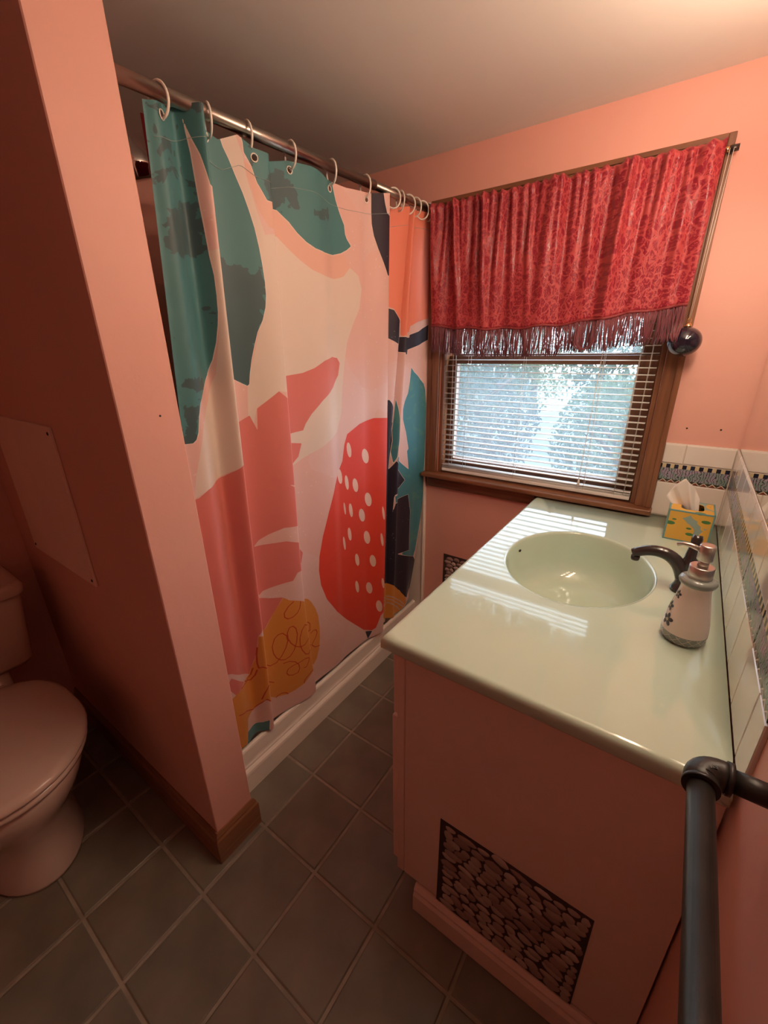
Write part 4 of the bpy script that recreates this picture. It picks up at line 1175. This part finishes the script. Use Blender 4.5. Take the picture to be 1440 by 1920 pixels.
'coral': [[(-0.306,1.816),(-0.1362,1.836),(-0.001,1.853),(0.0068,1.779),(0.0125,1.702),(0.0185,1.621),(0.0248,1.536),(-0.02,1.464),(-0.0774,1.45),(-0.1172,1.433),(-0.1223,1.414),(-0.173,1.398),(-0.1759,1.402),(-0.1733,1.444),(-0.2123,1.457),(-0.2322,1.486),(-0.3045,1.505),(-0.3049,1.572),(-0.3052,1.636),(-0.3055,1.698),(-0.3058,1.758)]],
'navy': [[(-0.3895,1.793),(-0.3482,1.8),(-0.3405,1.767),(-0.3312,1.744),(-0.3057,1.733),(-0.3053,1.658),(-0.3049,1.579),(-0.3233,1.575),(-0.3464,1.615),(-0.3638,1.645),(-0.3798,1.678),(-0.3874,1.707),(-0.3894,1.737)],
 [(-0.3045,1.499),(-0.2322,1.482),(-0.2072,1.45),(-0.2083,1.397),(-0.2113,1.37),(-0.3041,1.414)],
 [(-0.2081,1.396),(-0.1217,1.393),(-0.1192,1.403),(-0.076,1.415),(-0.019,1.441),(-0.0164,1.388),(-0.0621,1.369),(-0.1291,1.35),(-0.1316,1.333),(-0.1826,1.343)],
 [(-0.3029,1.177),(-0.2478,1.173),(-0.2357,1.157),(-0.2082,1.081),(-0.2115,1.058),(-0.2134,1.011),(-0.2204,0.9596),(-0.2277,0.8914),(-0.2095,0.9283),(-0.1309,0.8268),(-0.1605,0.8021),(-0.2123,0.783),(-0.2146,0.7711),(-0.2172,0.7031),(-0.2102,0.7445),(-0.1109,0.7565),(-0.0949,0.6722),(-0.0951,0.5139),(-0.0933,0.4772),(-0.1641,0.4794),(-0.1351,0.4638),(-0.0566,0.4285),(-0.04,0.4019),(-0.0384,0.3354),(-0.0587,0.254),(-0.0904,0.213),(-0.1219,0.2363),(-0.1471,0.2793),(-0.2061,0.3383),(-0.2266,0.3483),(-0.307,0.3794),(-0.3046,0.5072),(-0.303,0.6284),(-0.3021,0.73),(-0.3016,0.8271),(-0.3016,0.9201),(-0.302,1.009),(-0.3025,1.095)],
 [(-0.4237,0.2181),(-0.3841,0.1993),(-0.4068,0.1679)]],
'cyan': [[(-0.1081,1.285),(-0.0925,1.267),(-0.0606,1.244),(-0.0361,1.22),(-0.0271,1.196),(-0.0095,1.04),(-0.005,0.9227),(0.0053,0.7969),(-0.019,0.6471),(-0.0323,0.5419),(-0.0437,0.461),(-0.0566,0.4285),(-0.1352,0.4666),(-0.1325,0.4823),(-0.0933,0.4772),(-0.0951,0.5139),(-0.0949,0.6722),(-0.1109,0.7565),(-0.2103,0.747),(-0.2122,0.7759),(-0.131,0.8293),(-0.2072,0.9273),(-0.2029,0.9467),(-0.1125,0.871),(-0.1232,0.952),(-0.1161,0.9623),(-0.1303,1.034),(-0.1477,1.087),(-0.1489,1.126),(-0.1399,1.155),(-0.1223,1.189),(-0.1132,1.237)],
 [(-0.1974,1.17),(-0.1949,1.136),(-0.1934,1.097),(-0.1975,1.012),(-0.2065,0.9448),(-0.2166,0.9197),(-0.2184,0.9683),(-0.2183,0.9791),(-0.2113,1.045),(-0.2074,1.078),(-0.2008,1.142)]]}
SCRIBBLES = [[(-0.8215,0.5952),(-0.8389,0.5843),(-0.8537,0.5639),(-0.8535,0.5471),(-0.8434,0.5369),(-0.828,0.5376),(-0.8127,0.5459),(-0.8023,0.5613),(-0.7978,0.5793),(-0.798,0.5854)],
 [(-0.9708,0.5066),(-0.9735,0.4803),(-0.9745,0.4469),(-0.9727,0.4265),(-0.9648,0.4307),(-0.9149,0.3835),(-0.8929,0.3833),(-0.8739,0.3997),(-0.8576,0.4273),(-0.8497,0.452),(-0.853,0.4747),(-0.8643,0.4895),(-0.878,0.4901),(-0.8916,0.4797),(-0.9013,0.4539),(-0.8996,0.4249),(-0.8912,0.4022),(-0.8779,0.3856),(-0.8638,0.3796),(-0.8461,0.3849),(-0.8317,0.4031),(-0.821,0.434),(-0.8171,0.4643),(-0.8207,0.4892),(-0.8302,0.5024),(-0.8416,0.5008),(-0.8496,0.4836),(-0.8485,0.4585),(-0.8399,0.4364),(-0.8265,0.4168),(-0.8086,0.4046),(-0.7916,0.4048),(-0.7729,0.4205),(-0.7304,0.411),(-0.729,0.4401),(-0.7376,0.4507),(-0.7864,0.4851),(-0.7998,0.4695),(-0.809,0.4421),(-0.8097,0.4133),(-0.803,0.3873),(-0.7905,0.3628),(-0.7777,0.3564),(-0.7708,0.3669),(-0.7334,0.3476)],
 [(-0.7294,0.3971),(-0.7148,0.4016),(-0.703,0.3975),(-0.699,0.3848),(-0.7048,0.3687),(-0.7181,0.3534),(-0.7272,0.3436),(-0.7118,0.325),(-0.6916,0.3192)],
 [(-0.8706,0.3668),(-0.8503,0.3649),(-0.8302,0.352),(-0.8189,0.3341),(-0.8167,0.3155),(-0.8239,0.3004),(-0.8424,0.3004),(-0.857,0.3082),(-0.8627,0.3211),(-0.8567,0.3347),(-0.84,0.3404),(-0.8153,0.3416),(-0.7916,0.3444),(-0.7769,0.3386),(-0.7798,0.3232),(-0.7901,0.3067),(-0.8006,0.3076)],
 [(-0.7617,0.2746),(-0.7812,0.265),(-0.8,0.2537),(-0.8041,0.2403)],
 [(-0.9107,0.2359),(-0.9029,0.2455),(-0.8865,0.2456),(-0.8713,0.2386),(-0.8642,0.2287)],
 [(-1.049,0.4526),(-1.041,0.431),(-1.012,0.3944),(-0.9923,0.3831),(-0.9816,0.3995),(-0.9763,0.4198)],
 [(-1.04,0.3937),(-1.009,0.3874),(-0.9902,0.4047),(-0.9838,0.4271)],
 [(-0.9751,0.2995),(-0.9661,0.3271),(-0.9546,0.3501),(-0.9096,0.3095)],
 [(-1.059,0.3024),(-1.031,0.2916),(-0.9983,0.2632),(-0.9797,0.2817),(-0.9642,0.2972),(-0.9241,0.2427)]]
STRIPES = [[(-0.2622,0.2965),(-0.2122,0.2791),(-0.1516,0.2276),(-0.1199,0.19)],
 [(-0.262,0.2822),(-0.2119,0.2616),(-0.1575,0.2121),(-0.1265,0.1809)],
 [(-0.2616,0.262),(-0.2177,0.2445),(-0.1636,0.1967),(-0.1446,0.1703)]]

TOPZ = [(-1.2, 1.772), (-1.053, 1.772), (-1.021, 1.778), (-.97, 1.795), (-.945, 1.797), (-.917, 1.771), (-.897, 1.764), (-.859, 1.780), (-.827, 1.763), (-.774, 1.761), (-.707, 1.779), (-.635, 1.784),
        (-.562, 1.777), (-.489, 1.776), (-.39, 1.784), (-.30, 1.800), (-.263, 1.778), (-.169, 1.798), (-.08, 1.806), (-.014, 1.808)]
NY, NZ = 620, 640
def fold_ctrl(z):
    if z >= .9:
        w = min(1.0, (z - .9) / .9); a, b = 1, 0
    else:
        w = (1 - min(1.0, max(0.0, (z - .2) / .7))) ** 2; a, b = 1, 2
    return FA[:, a] * (1 - w) + FA[:, b] * w, FA[:, 3 + a] * (1 - w) + FA[:, 3 + b] * w
tz = np.array(TOPZ)
S_ = np.linspace(0, 1, NY + 1)
YY = np.zeros((NZ + 1, NY + 1)); ZZ = np.zeros_like(YY); XX = np.zeros_like(YY)
for j in range(NZ + 1):
    t = j / NZ
    zr = 1.79 * (1 - t) + .162 * t
    ys, ds = fold_ctrl(zr)
    y = ys[0] + (ys[-1] - ys[0]) * S_
    i = np.clip(np.searchsorted(ys, y) - 1, 0, len(ys) - 2)
    q = np.clip((y - ys[i]) / (ys[i + 1] - ys[i]), 0, 1); q = q * q * (3 - 2 * q)
    d = ds[i] * (1 - q) + ds[i + 1] * q
    zt_ = np.interp(y, tz[:, 0], tz[:, 1])
    zb_ = .166 + .006 * np.sin(y * 9) + .03 * np.clip((y + .16) / .1, 0, 1)
    z = zt_ * (1 - t) + zb_ * t
    YY[j], ZZ[j] = y, z
    XX[j] = -1.055 - (1.8 - z) * .03 + d
def poly_sdf(polys, closed=True):
    P = np.stack([YY.ravel(), ZZ.ravel()], 1)
    out = np.full(len(P), .05)
    for poly in polys:
        a = np.array(poly); b = np.roll(a, -1, 0)
        if not closed: a, b = a[:-1], b[:-1]
        lo, hi = np.array(poly).min(0) - .03, np.array(poly).max(0) + .03
        sel = np.where(((P > lo) & (P < hi)).all(1))[0]
        if not len(sel): continue
        p = P[sel]
        dist = np.full(len(p), 9.0); ins = np.zeros(len(p), bool)
        for s, e in zip(a, b):
            v = e - s; w = p - s
            tt = np.clip((w @ v) / max(v @ v, 1e-12), 0, 1)
            dist = np.minimum(dist, np.hypot(*(w - tt[:, None] * v).T))
            if closed:
                c = (s[1] > p[:, 1]) != (e[1] > p[:, 1])
                if e[1] != s[1]:
                    ins ^= c & (p[:, 0] < (e[0] - s[0]) * (p[:, 1] - s[1]) / (e[1] - s[1]) + s[0])
        out[sel] = np.minimum(out[sel], np.where(ins, -dist, dist))
    return out
LAYERS = [(k, poly_sdf(v)) for k, v in PRINT.items()]
LAYERS += [('scribble', poly_sdf(SCRIBBLES, False) - .0017), ('stripe', poly_sdf(STRIPES, False) - .003)]
RING_Y = [-1.025, -.925, -.829, -.703, -.556, -.408, -.262, -.222, -.172, -.128, -.081, -.040]
GZ = [float(np.interp(y, tz[:, 0], tz[:, 1])) - .018 for y in RING_Y]
vs = np.stack([XX.ravel(), YY.ravel(), ZZ.ravel()], 1)
jj, ii = np.meshgrid(np.arange(NZ), np.arange(NY), indexing='ij')
a = (jj * (NY + 1) + ii).ravel()
quads = np.stack([a, a + 1, a + NY + 2, a + NY + 1], 1)
cen = vs[quads].mean(1)
keep = np.ones(len(quads), bool)
for y, z in zip(RING_Y[:6], GZ[:6]):
    keep &= np.hypot(cen[:, 1] - y, cen[:, 2] - z) > .0062
quads = quads[keep]
me = bpy.data.meshes.new('printed_cloth')
me.from_pydata(vs.tolist(), [], quads.tolist())
me.polygons.foreach_set('use_smooth', [True] * len(quads))
for k, sdf in LAYERS:
    at_ = me.attributes.new(k, 'FLOAT', 'POINT')
    at_.data.foreach_set('value', sdf.astype(np.float32))
ul = me.uv_layers.new(name='UVMap')
idx = np.zeros(len(me.loops), int); me.loops.foreach_get('vertex_index', idx)
ul.data.foreach_set('uv', vs[idx][:, 1:3].astype(np.float32).ravel())

def curtain_mat():
    m = bpy.data.materials.new('printed_curtain')
    m.use_nodes = True
    nt = m.node_tree
    N_, L_ = nt.nodes.new, nt.links.new
    b = nt.nodes['Principled BSDF']
    b.inputs['Roughness'].default_value = .55
    b.inputs['Sheen Weight'].default_value = .15
    tc = N_('ShaderNodeTexCoord')
    def attr(k):
        n = N_('ShaderNodeAttribute'); n.attribute_name = k; return n.outputs['Fac']
    def math_(op, a, b_=None):
        n = N_('ShaderNodeMath'); n.operation = op
        for i, q in enumerate((a, b_)):
            if q is None: continue
            if isinstance(q, (int, float)): n.inputs[i].default_value = q
            else: L_(q, n.inputs[i])
        return n.outputs[0]
    def mix(f, a, b_):
        n = N_('ShaderNodeMix'); n.data_type = 'RGBA'
        L_(f, n.inputs['Factor'])
        for key, q in (('A', a), ('B', b_)):
            if isinstance(q, tuple): n.inputs[key].default_value = (*q, 1)
            else: L_(q, n.inputs[key])
        return n.outputs['Result']
    def noise(scale, detail=3, dist=0.0, stretch=None):
        n = N_('ShaderNodeTexNoise'); n.inputs['Scale'].default_value = scale; n.inputs['Detail'].default_value = detail; n.inputs['Distortion'].default_value = dist
        L_(tc.outputs['UV'], n.inputs['Vector'])
        return n.outputs['Fac']
    # base: blush with faint specks
    spk = N_('ShaderNodeTexVoronoi'); spk.inputs['Scale'].default_value = 55
    L_(tc.outputs['UV'], spk.inputs['Vector'])
    speck = math_('MULTIPLY', math_('LESS_THAN', spk.outputs['Distance'], .13), math_('GREATER_THAN', noise(7), .5))
    col = mix(math_('GREATER_THAN', noise(3.2, 2), .52), (.73, .45, .40), (.73, .48, .44))
    col = mix(math_('MULTIPLY', speck, .35), col, (.85, .72, .66))
    col = mix(math_('LESS_THAN', attr('cream'), 0), col, (.71, .58, .50))
    col = mix(math_('LESS_THAN', attr('peach'), 0), col, (.74, .43, .34))
    sal = attr('salmon')
    col = mix(math_('LESS_THAN', sal, 0), col, (.66, .175, .145))
    teal = attr('teal')
    st1 = math_('MULTIPLY', math_('GREATER_THAN', noise(26, 5, .9), .56), math_('GREATER_THAN', noise(5.5, 2, .3), .55))
    st = math_('MAXIMUM', st1, math_('LESS_THAN', attr('stain'), math_('MULTIPLY', math_('SUBTRACT', noise(42, 4, .6), .5), .055)))
    tcol = mix(st, (.055, .190, .200), (.045, .095, .105))
    col = mix(math_('LESS_THAN', teal, .0014), col, (.80, .62, .55))
    col = mix(math_('LESS_THAN', teal, 0), col, tcol)
    col = mix(math_('LESS_THAN', attr('coral'), 0), col, (.80, .23, .145))
    cy = attr('cyan')
    ccol = mix(math_('GREATER_THAN', noise(18, 5, .8), .60), (.050, .22, .27), (.07, .25, .25))
    col = mix(math_('LESS_THAN', cy, .0012), col, (.80, .66, .60))
    col = mix(math_('LESS_THAN', cy, 0), col, ccol)
    nv_ = attr('navy')
    spn = math_('MULTIPLY', math_('LESS_THAN', spk.outputs['Distance'], .10), math_('GREATER_THAN', noise(6), .50))
    col = mix(math_('LESS_THAN', nv_, .0012), col, (.80, .62, .55))
    col = mix(math_('LESS_THAN', nv_, 0), col, mix(math_('MULTIPLY', spn, .6), (.018, .014, .030), (.25, .30, .32)))
    col = mix(math_('LESS_THAN', attr('red'), 0), col, (.70, .048, .022))
    col = mix(math_('LESS_THAN', attr('dot'), 0), col, (.78, .52, .43))
    mu = attr('mustard')
    col = mix(math_('LESS_THAN', mu, 0), col, (.68, .26, .045))
    inm = math_('LESS_THAN', mu, 0)
    col = mix(math_('MULTIPLY', math_('LESS_THAN', attr('scribble'), 0), math_('LESS_THAN', mu, .002)), col, (.50, .045, .008))
    col = mix(math_('MULTIPLY', math_('LESS_THAN', attr('stripe'), 0), inm), col, (.60, .40, .32))
    L_(col, b.inputs['Base Color'])
    bp = N_('ShaderNodeBump'); bp.inputs['Strength'].default_value = .30; bp.inputs['Distance'].default_value = .004
    L_(noise(9, 4, .5), bp.inputs['Height'])
    L_(bp.outputs['Normal'], b.inputs['Normal'])
    return m
M['curtain'] = curtain_mat()
me.materials.append(M['curtain'])
cur = thing('shower_curtain', 'printed fabric shower curtain with teal, salmon, red and navy shapes', 'curtain', (-1.07, -.55, 1.78))
cl = bpy.data.objects.new('printed_cloth', me); COL.objects.link(cl); adopt(cl, cur)
# eyelets
def cloth_x(y, z):
    ys, ds = fold_ctrl(z)
    i = int(np.clip(np.searchsorted(ys, y) - 1, 0, len(ys) - 2))
    q = min(1, max(0, (y - ys[i]) / (ys[i + 1] - ys[i]))); q = q * q * (3 - 2 * q)
    return -1.055 - (1.8 - z) * .03 + ds[i] * (1 - q) + ds[i + 1] * q
ey = [(.0075 * math.cos(b), .0075 * math.sin(b), 0) for b in np.linspace(0, 2 * math.pi, 21)[:-1]]
ey_me = MB().tube(ey, .0013, 8, closed=True).mesh('eyelet'); ey_me.materials.append(M['plastic'])
for y, z in zip(RING_Y[:6], GZ[:6]):
    h = .004
    nrm = Vector((1, -(cloth_x(y + h, z) - cloth_x(y - h, z)) / (2 * h), -.03)).normalized()
    o = bpy.data.objects.new('eyelet', ey_me); COL.objects.link(o)
    o.location = Vector((cloth_x(y, z), y, z)) + nrm * .0008
    o.rotation_euler = nrm.to_track_quat('Z', 'Y').to_euler()
    adopt(o, cur)
# stitched top hem
hem = []
for y in np.linspace(-1.048, -.03, 160):
    z = float(np.interp(y, tz[:, 0], tz[:, 1])) - .052
    hem.append((cloth_x(y, z) + .0007, y, z))
MB().tube(hem, .0005, 4).build('hem_stitch', mat('hem_thread', (.35, .42, .40), .8), cur)

# rings
ring_labels = ['white plastic curtain ring nearest the partition', 'second white curtain ring from the partition', 'third white curtain ring from the partition, over the pale fold',
               'fourth white curtain ring from the partition, over the teal print', 'fifth white curtain ring from the partition, at the teal edge', 'sixth white curtain ring from the partition, left of the navy stripe',
               'white curtain ring just right of the navy stripe', 'second white curtain ring right of the navy stripe', 'third white curtain ring right of the navy stripe, over coral cloth',
               'third white curtain ring from the window wall', 'second white curtain ring from the window wall', 'last white curtain ring, nearest the window wall']
def ring_path(cz):
    # a C-shaped hook: round over the rod, passing through the eyelet
    return [(.0275 * math.cos(b) * .82, 0, .0275 * math.sin(b)) for b in np.linspace(0, 2 * math.pi, 29)[:-1]]
ring_me = MB().tube(ring_path(0), .0025, 8, closed=True).mesh('curtain_ring'); ring_me.materials.append(M['plastic'])
for k, y in enumerate(RING_Y):
    o = bpy.data.objects.new('curtain_ring', ring_me); COL.objects.link(o)
    o.location = (-1.055 + .004, y, rod_z(y) - .0138)
    o.rotation_euler = (0, 0, math.radians([14, -18, -12, -8, -14, -10, 35, -20, 30, 5, 38, -12][k]))
    lab = ring_labels[k]
    tag(o, lab, 'curtain ring', 'white shower curtain rings on the rod')

# liner behind the curtain
lv, lf = [], []
for j in range(31):
    z = 1.782 - (1.782 - .175) * j / 30
    for i in range(121):
        y = -1.022 + (1.022 - .06) * i / 120
        lv.append((-1.128 - (1.782 - z) * .006 + .010 * math.sin(y * 55), y, z - .006 * math.sin(y * 40) ** 2 * (1 - j / 30)))
for j in range(30):
    for i in range(120):
        a = j * 121 + i
        lf.append((a, a + 1, a + 122, a + 121))
lin = MB().add(lv, lf, True).build('shower_liner', M['liner'])
lin.modifiers.new('thickness', 'SOLIDIFY').thickness = .0006
tag(pivot(lin, (-1.13, -.55, 1.78)), 'dark red shower liner behind the printed curtain', 'shower liner')

# ------------------------------------------------------------------ access panel on the partition
ap = thing('access_panel', 'pink painted plumbing access panel screwed to the partition', 'access panel', (-1.55, PY0, .98))
MB().box((-1.768, PY0 - .007, .776), (-1.332, PY0 - .0003, 1.196), .002).build('board', M['panel'], ap)
for x in (-1.752, -1.346):
    for z in (.792, 1.180):
        o = MB().lathe([(.0042, 0), (.0042, .001), (.003, .0018)], n=14).build('screw', M['black'])
        o.location = (x, PY0 - .0069, z); o.rotation_euler = (math.radians(90), 0, 0)
        adopt(o, ap)

# ------------------------------------------------------------------ toilet
TY = -1.545
toi = thing('toilet', 'pink porcelain toilet with closed lid in the dark alcove', 'toilet', (-1.55, TY, 0))
def egg(xf, xb, hw, z, n=40, pw=1.0, cx=None):
    """egg outline: front tip at xf (towards +X), back at xb"""
    cx = cx if cx is not None else xb + (xf - xb) * .52
    out = []
    for k in range(n):
        b = 2 * math.pi * k / n
        c, s = math.cos(b), math.sin(b)
        if c >= 0:
            x = cx + (xf - cx) * c; y = hw * s
        else:
            cc = -(abs(c) ** .62); ss = math.copysign(abs(s) ** .80, s)
            x = cx + (cx - xb) * cc; y = hw * ss
        out.append((x, TY + y, z))
    return out
bowl = [egg(-1.310, -1.76, .126, .001), egg(-1.308, -1.76, .128, .012), egg(-1.322, -1.75, .120, .060), egg(-1.324, -1.74, .119, .110), egg(-1.310, -1.735, .127, .170),
        egg(-1.285, -1.73, .138, .220), egg(-1.245, -1.725, .160, .270), egg(-1.222, -1.72, .174, .315), egg(-1.212, -1.72, .180, .350), egg(-1.214, -1.72, .179, .372), egg(-1.222, -1.715, .172, .376)]
MB().loft(bowl).build('bowl', M['porcelain'], toi)
seat = [egg(-1.212, -1.655, .180, .3775), egg(-1.198, -1.66, .190, .380), egg(-1.194, -1.66, .193, .390), egg(-1.198, -1.66, .190, .399), egg(-1.210, -1.655, .180, .4005)]
MB().loft(seat).build('seat', M['porcelain'], toi)
lid = [egg(-1.206, -1.665, .184, .4035), egg(-1.190, -1.67, .195, .406), egg(-1.186, -1.67, .198, .415), egg(-1.192, -1.67, .194, .424), egg(-1.208, -1.665, .182, .4285), egg(-1.258, -1.64, .148, .431), egg(-1.34, -1.58, .080, .432)]
MB().loft(lid).build('lid', M['porcelain'], toi)
for y in (TY - .075, TY + .075):
    MB().box((-1.695, y - .018, .3765), (-1.672, y + .018, .4115), .006).build('hinge', M['porcelain'], toi)
def rr(x0, x1, y0, y1, r, z):
    return [(p[0], p[1], z) for p in rounded(r, x0, x1, y0, y1, 5)]
tank = [rr(-1.912, -1.722, TY - .180, TY + .180, .03, .428), rr(-1.918, -1.712, TY - .190, TY + .190, .035, .445), rr(-1.920, -1.705, TY - .205, TY + .205, .035, .60), rr(-1.920, -1.702, TY - .210, TY + .210, .035, .672)]
MB().loft(tank).build('tank', M['porcelain'], toi)
tl = [rr(-1.926, -1.694, TY - .218, TY + .218, .03, .6725), rr(-1.927, -1.690, TY - .222, TY + .222, .035, .678), rr(-1.927, -1.690, TY - .222, TY + .222, .035, .698), rr(-1.922, -1.698, TY - .214, TY + .214, .03, .707), rr(-1.912, -1.710, TY - .20, TY + .20, .03, .709)]
MB().loft(tl).build('tank_lid', M['porcelain'], toi)
MB().loft([rr(-1.90, -1.70, TY - .11, TY + .11, .03, .30), rr(-1.90, -1.70, TY - .12, TY + .12, .03, .3765), rr(-1.90, -1.73, TY - .12, TY + .12, .03, .4275)]).build('tank_shelf', M['porcelain'], toi)
MB().tube([(-1.700, TY - .15, .64), (-1.682, TY - .15, .64)], .008, 12).build('flush_pivot', M['chrome'], toi)
MB().tube([(-1.686, TY - .15, .64), (-1.684, TY - .11, .634), (-1.684, TY - .08, .630)], .005, 10).build('flush_lever', M['chrome'], toi)

# ------------------------------------------------------------------ outdoors: lawn and trees seen through the blind
M['grass'] = mat('pale_gravel', (.13, .155, .175), .9, bump=.5, bump_scale=30, vary=.3, vary_scale=2)
gr = MB().box((-40, .6, -1.2), (25, 45, -1.0)).build('yard_ground', M['grass'])
struct(gr)
M['bark'] = mat('tree_bark', (.12, .09, .07), .9, bump=.6, bump_scale=30, vary=.3, vary_scale=8)
leafm = []
for q, c in enumerate(((.075, .100, .060), (.11, .125, .055), (.055, .075, .070))):
    lm = mat('leaves_%d' % q, c, .5, vary=.35, vary_scale=3)
    nt = lm.node_tree
    tr = nt.nodes.new('ShaderNodeBsdfTranslucent'); tr.inputs['Color'].default_value = (c[0] * 1.6, c[1] * 1.6, c[2] * 1.2, 1)
    ms = nt.nodes.new('ShaderNodeMixShader'); ms.inputs['Fac'].default_value = .45
    nt.links.new(nt.nodes['Principled BSDF'].outputs[0], ms.inputs[1]); nt.links.new(tr.outputs[0], ms.inputs[2])
    nt.links.new(ms.outputs[0], nt.nodes['Material Output'].inputs['Surface'])
    leafm.append(lm)
tree_spots = [(-1.2, 9.0, 4.8, 1.5, 0), (-4.6, 9.0, 4.6, 1.6, 1), (-8.2, 10.0, 5.0, 1.7, 2), (-12.4, 12.0, 5.6, 2.2, 0), (-4.6, 14.0, 6.2, 1.9, 1), (-17.5, 16.5, 6.6, 2.6, 2), (-9.6, 17.0, 7.0, 2.5, 0)]
tlabels = ['leafy tree outside, nearest the right side of the window', 'yellow-green leafy tree outside, seen in the middle of the window', 'dark green tree outside, left of the middle of the window',
           'large leafy tree outside, at the left side of the window', 'tall yellow-green tree outside, farther back behind the middle trees', 'far dark green tree outside, at the left edge of the window', 'far tall tree outside, behind the left trees']
shrub_spots = [(-.9, 5.2, 1.9, .9, 0), (-2.9, 5.0, 2.2, .95, 2), (-5.0, 5.4, 2.0, 1.0, 1), (-7.2, 5.8, 2.3, 1.05, 2)]
slabels = ['shrub outside, at the right of the lower window pane', 'bluish shrub outside, in the middle of the lower window pane', 'pale green shrub outside, left of the middle in the lower pane', 'bluish shrub outside, at the far left of the lower pane']
for k, (x, y, h, r, q) in enumerate(tree_spots + shrub_spots):
    rt = random.Random(100 + k)
    if k < 7:
        t = thing('tree', tlabels[k], 'tree', (x, y, -1.0), 'trees outside the window')
    else:
        t = thing('shrub', slabels[k - 7], 'shrub', (x, y, -1.0), 'shrubs outside the window')
    path = [(x + .15 * math.sin(2 * s + k), y + .1 * math.cos(3 * s), -1.0 + s * h * .75) for s in np.linspace(0, 1, 7)]
    MB().tube(path, [q3 * (1 if k < 7 else .3) for q3 in (.16, .13, .12, .10, .08, .06, .03)], 10).build('trunk', M['bark'], t)
    bm_ = MB()
    for q2 in range(7):
        a = rt.uniform(0, 6.28); s = rt.uniform(.3, .95)
        p = Vector(path[int(s * 6)])
        bm_.tube([p, p + Vector((math.cos(a) * r * .4, math.sin(a) * r * .4, .35)), p + Vector((math.cos(a) * r * .8, math.sin(a) * r * .8, .6))], [.05, .03, .01], 6)
    bm_.build('branches', M['bark'], t)
    nl = 5200
    rg = np.random.default_rng(k)
    d = rg.normal(size=(nl, 3)); d /= np.linalg.norm(d, axis=1)[:, None]
    rad_ = rg.uniform(.25, 1, nl) ** .5
    c = np.array([x, y, -1.0 + h * .55]) + d * rad_[:, None] * np.array([r, r, h * .50])
    c = c[c[:, 2] > -.95]
    nl = len(c)
    u = rg.normal(size=(nl, 3)); u /= np.linalg.norm(u, axis=1)[:, None]
    w = np.cross(u, rg.normal(size=(nl, 3))); w /= np.linalg.norm(w, axis=1)[:, None]
    sz = rg.uniform(.05, .10, nl)[:, None] * (1 if k < 7 else .55)
    vv = np.stack([c - u * sz, c - w * sz * .5, c + u * sz, c + w * sz * .5], 1).reshape(-1, 3)
    me = bpy.data.meshes.new('foliage')
    me.from_pydata(vv.tolist(), [], np.arange(nl * 4).reshape(-1, 4).tolist())
    me.materials.append(leafm[q])
    o = bpy.data.objects.new('foliage', me); COL.objects.link(o); adopt(o, t)
    o['kind'] = 'stuff'
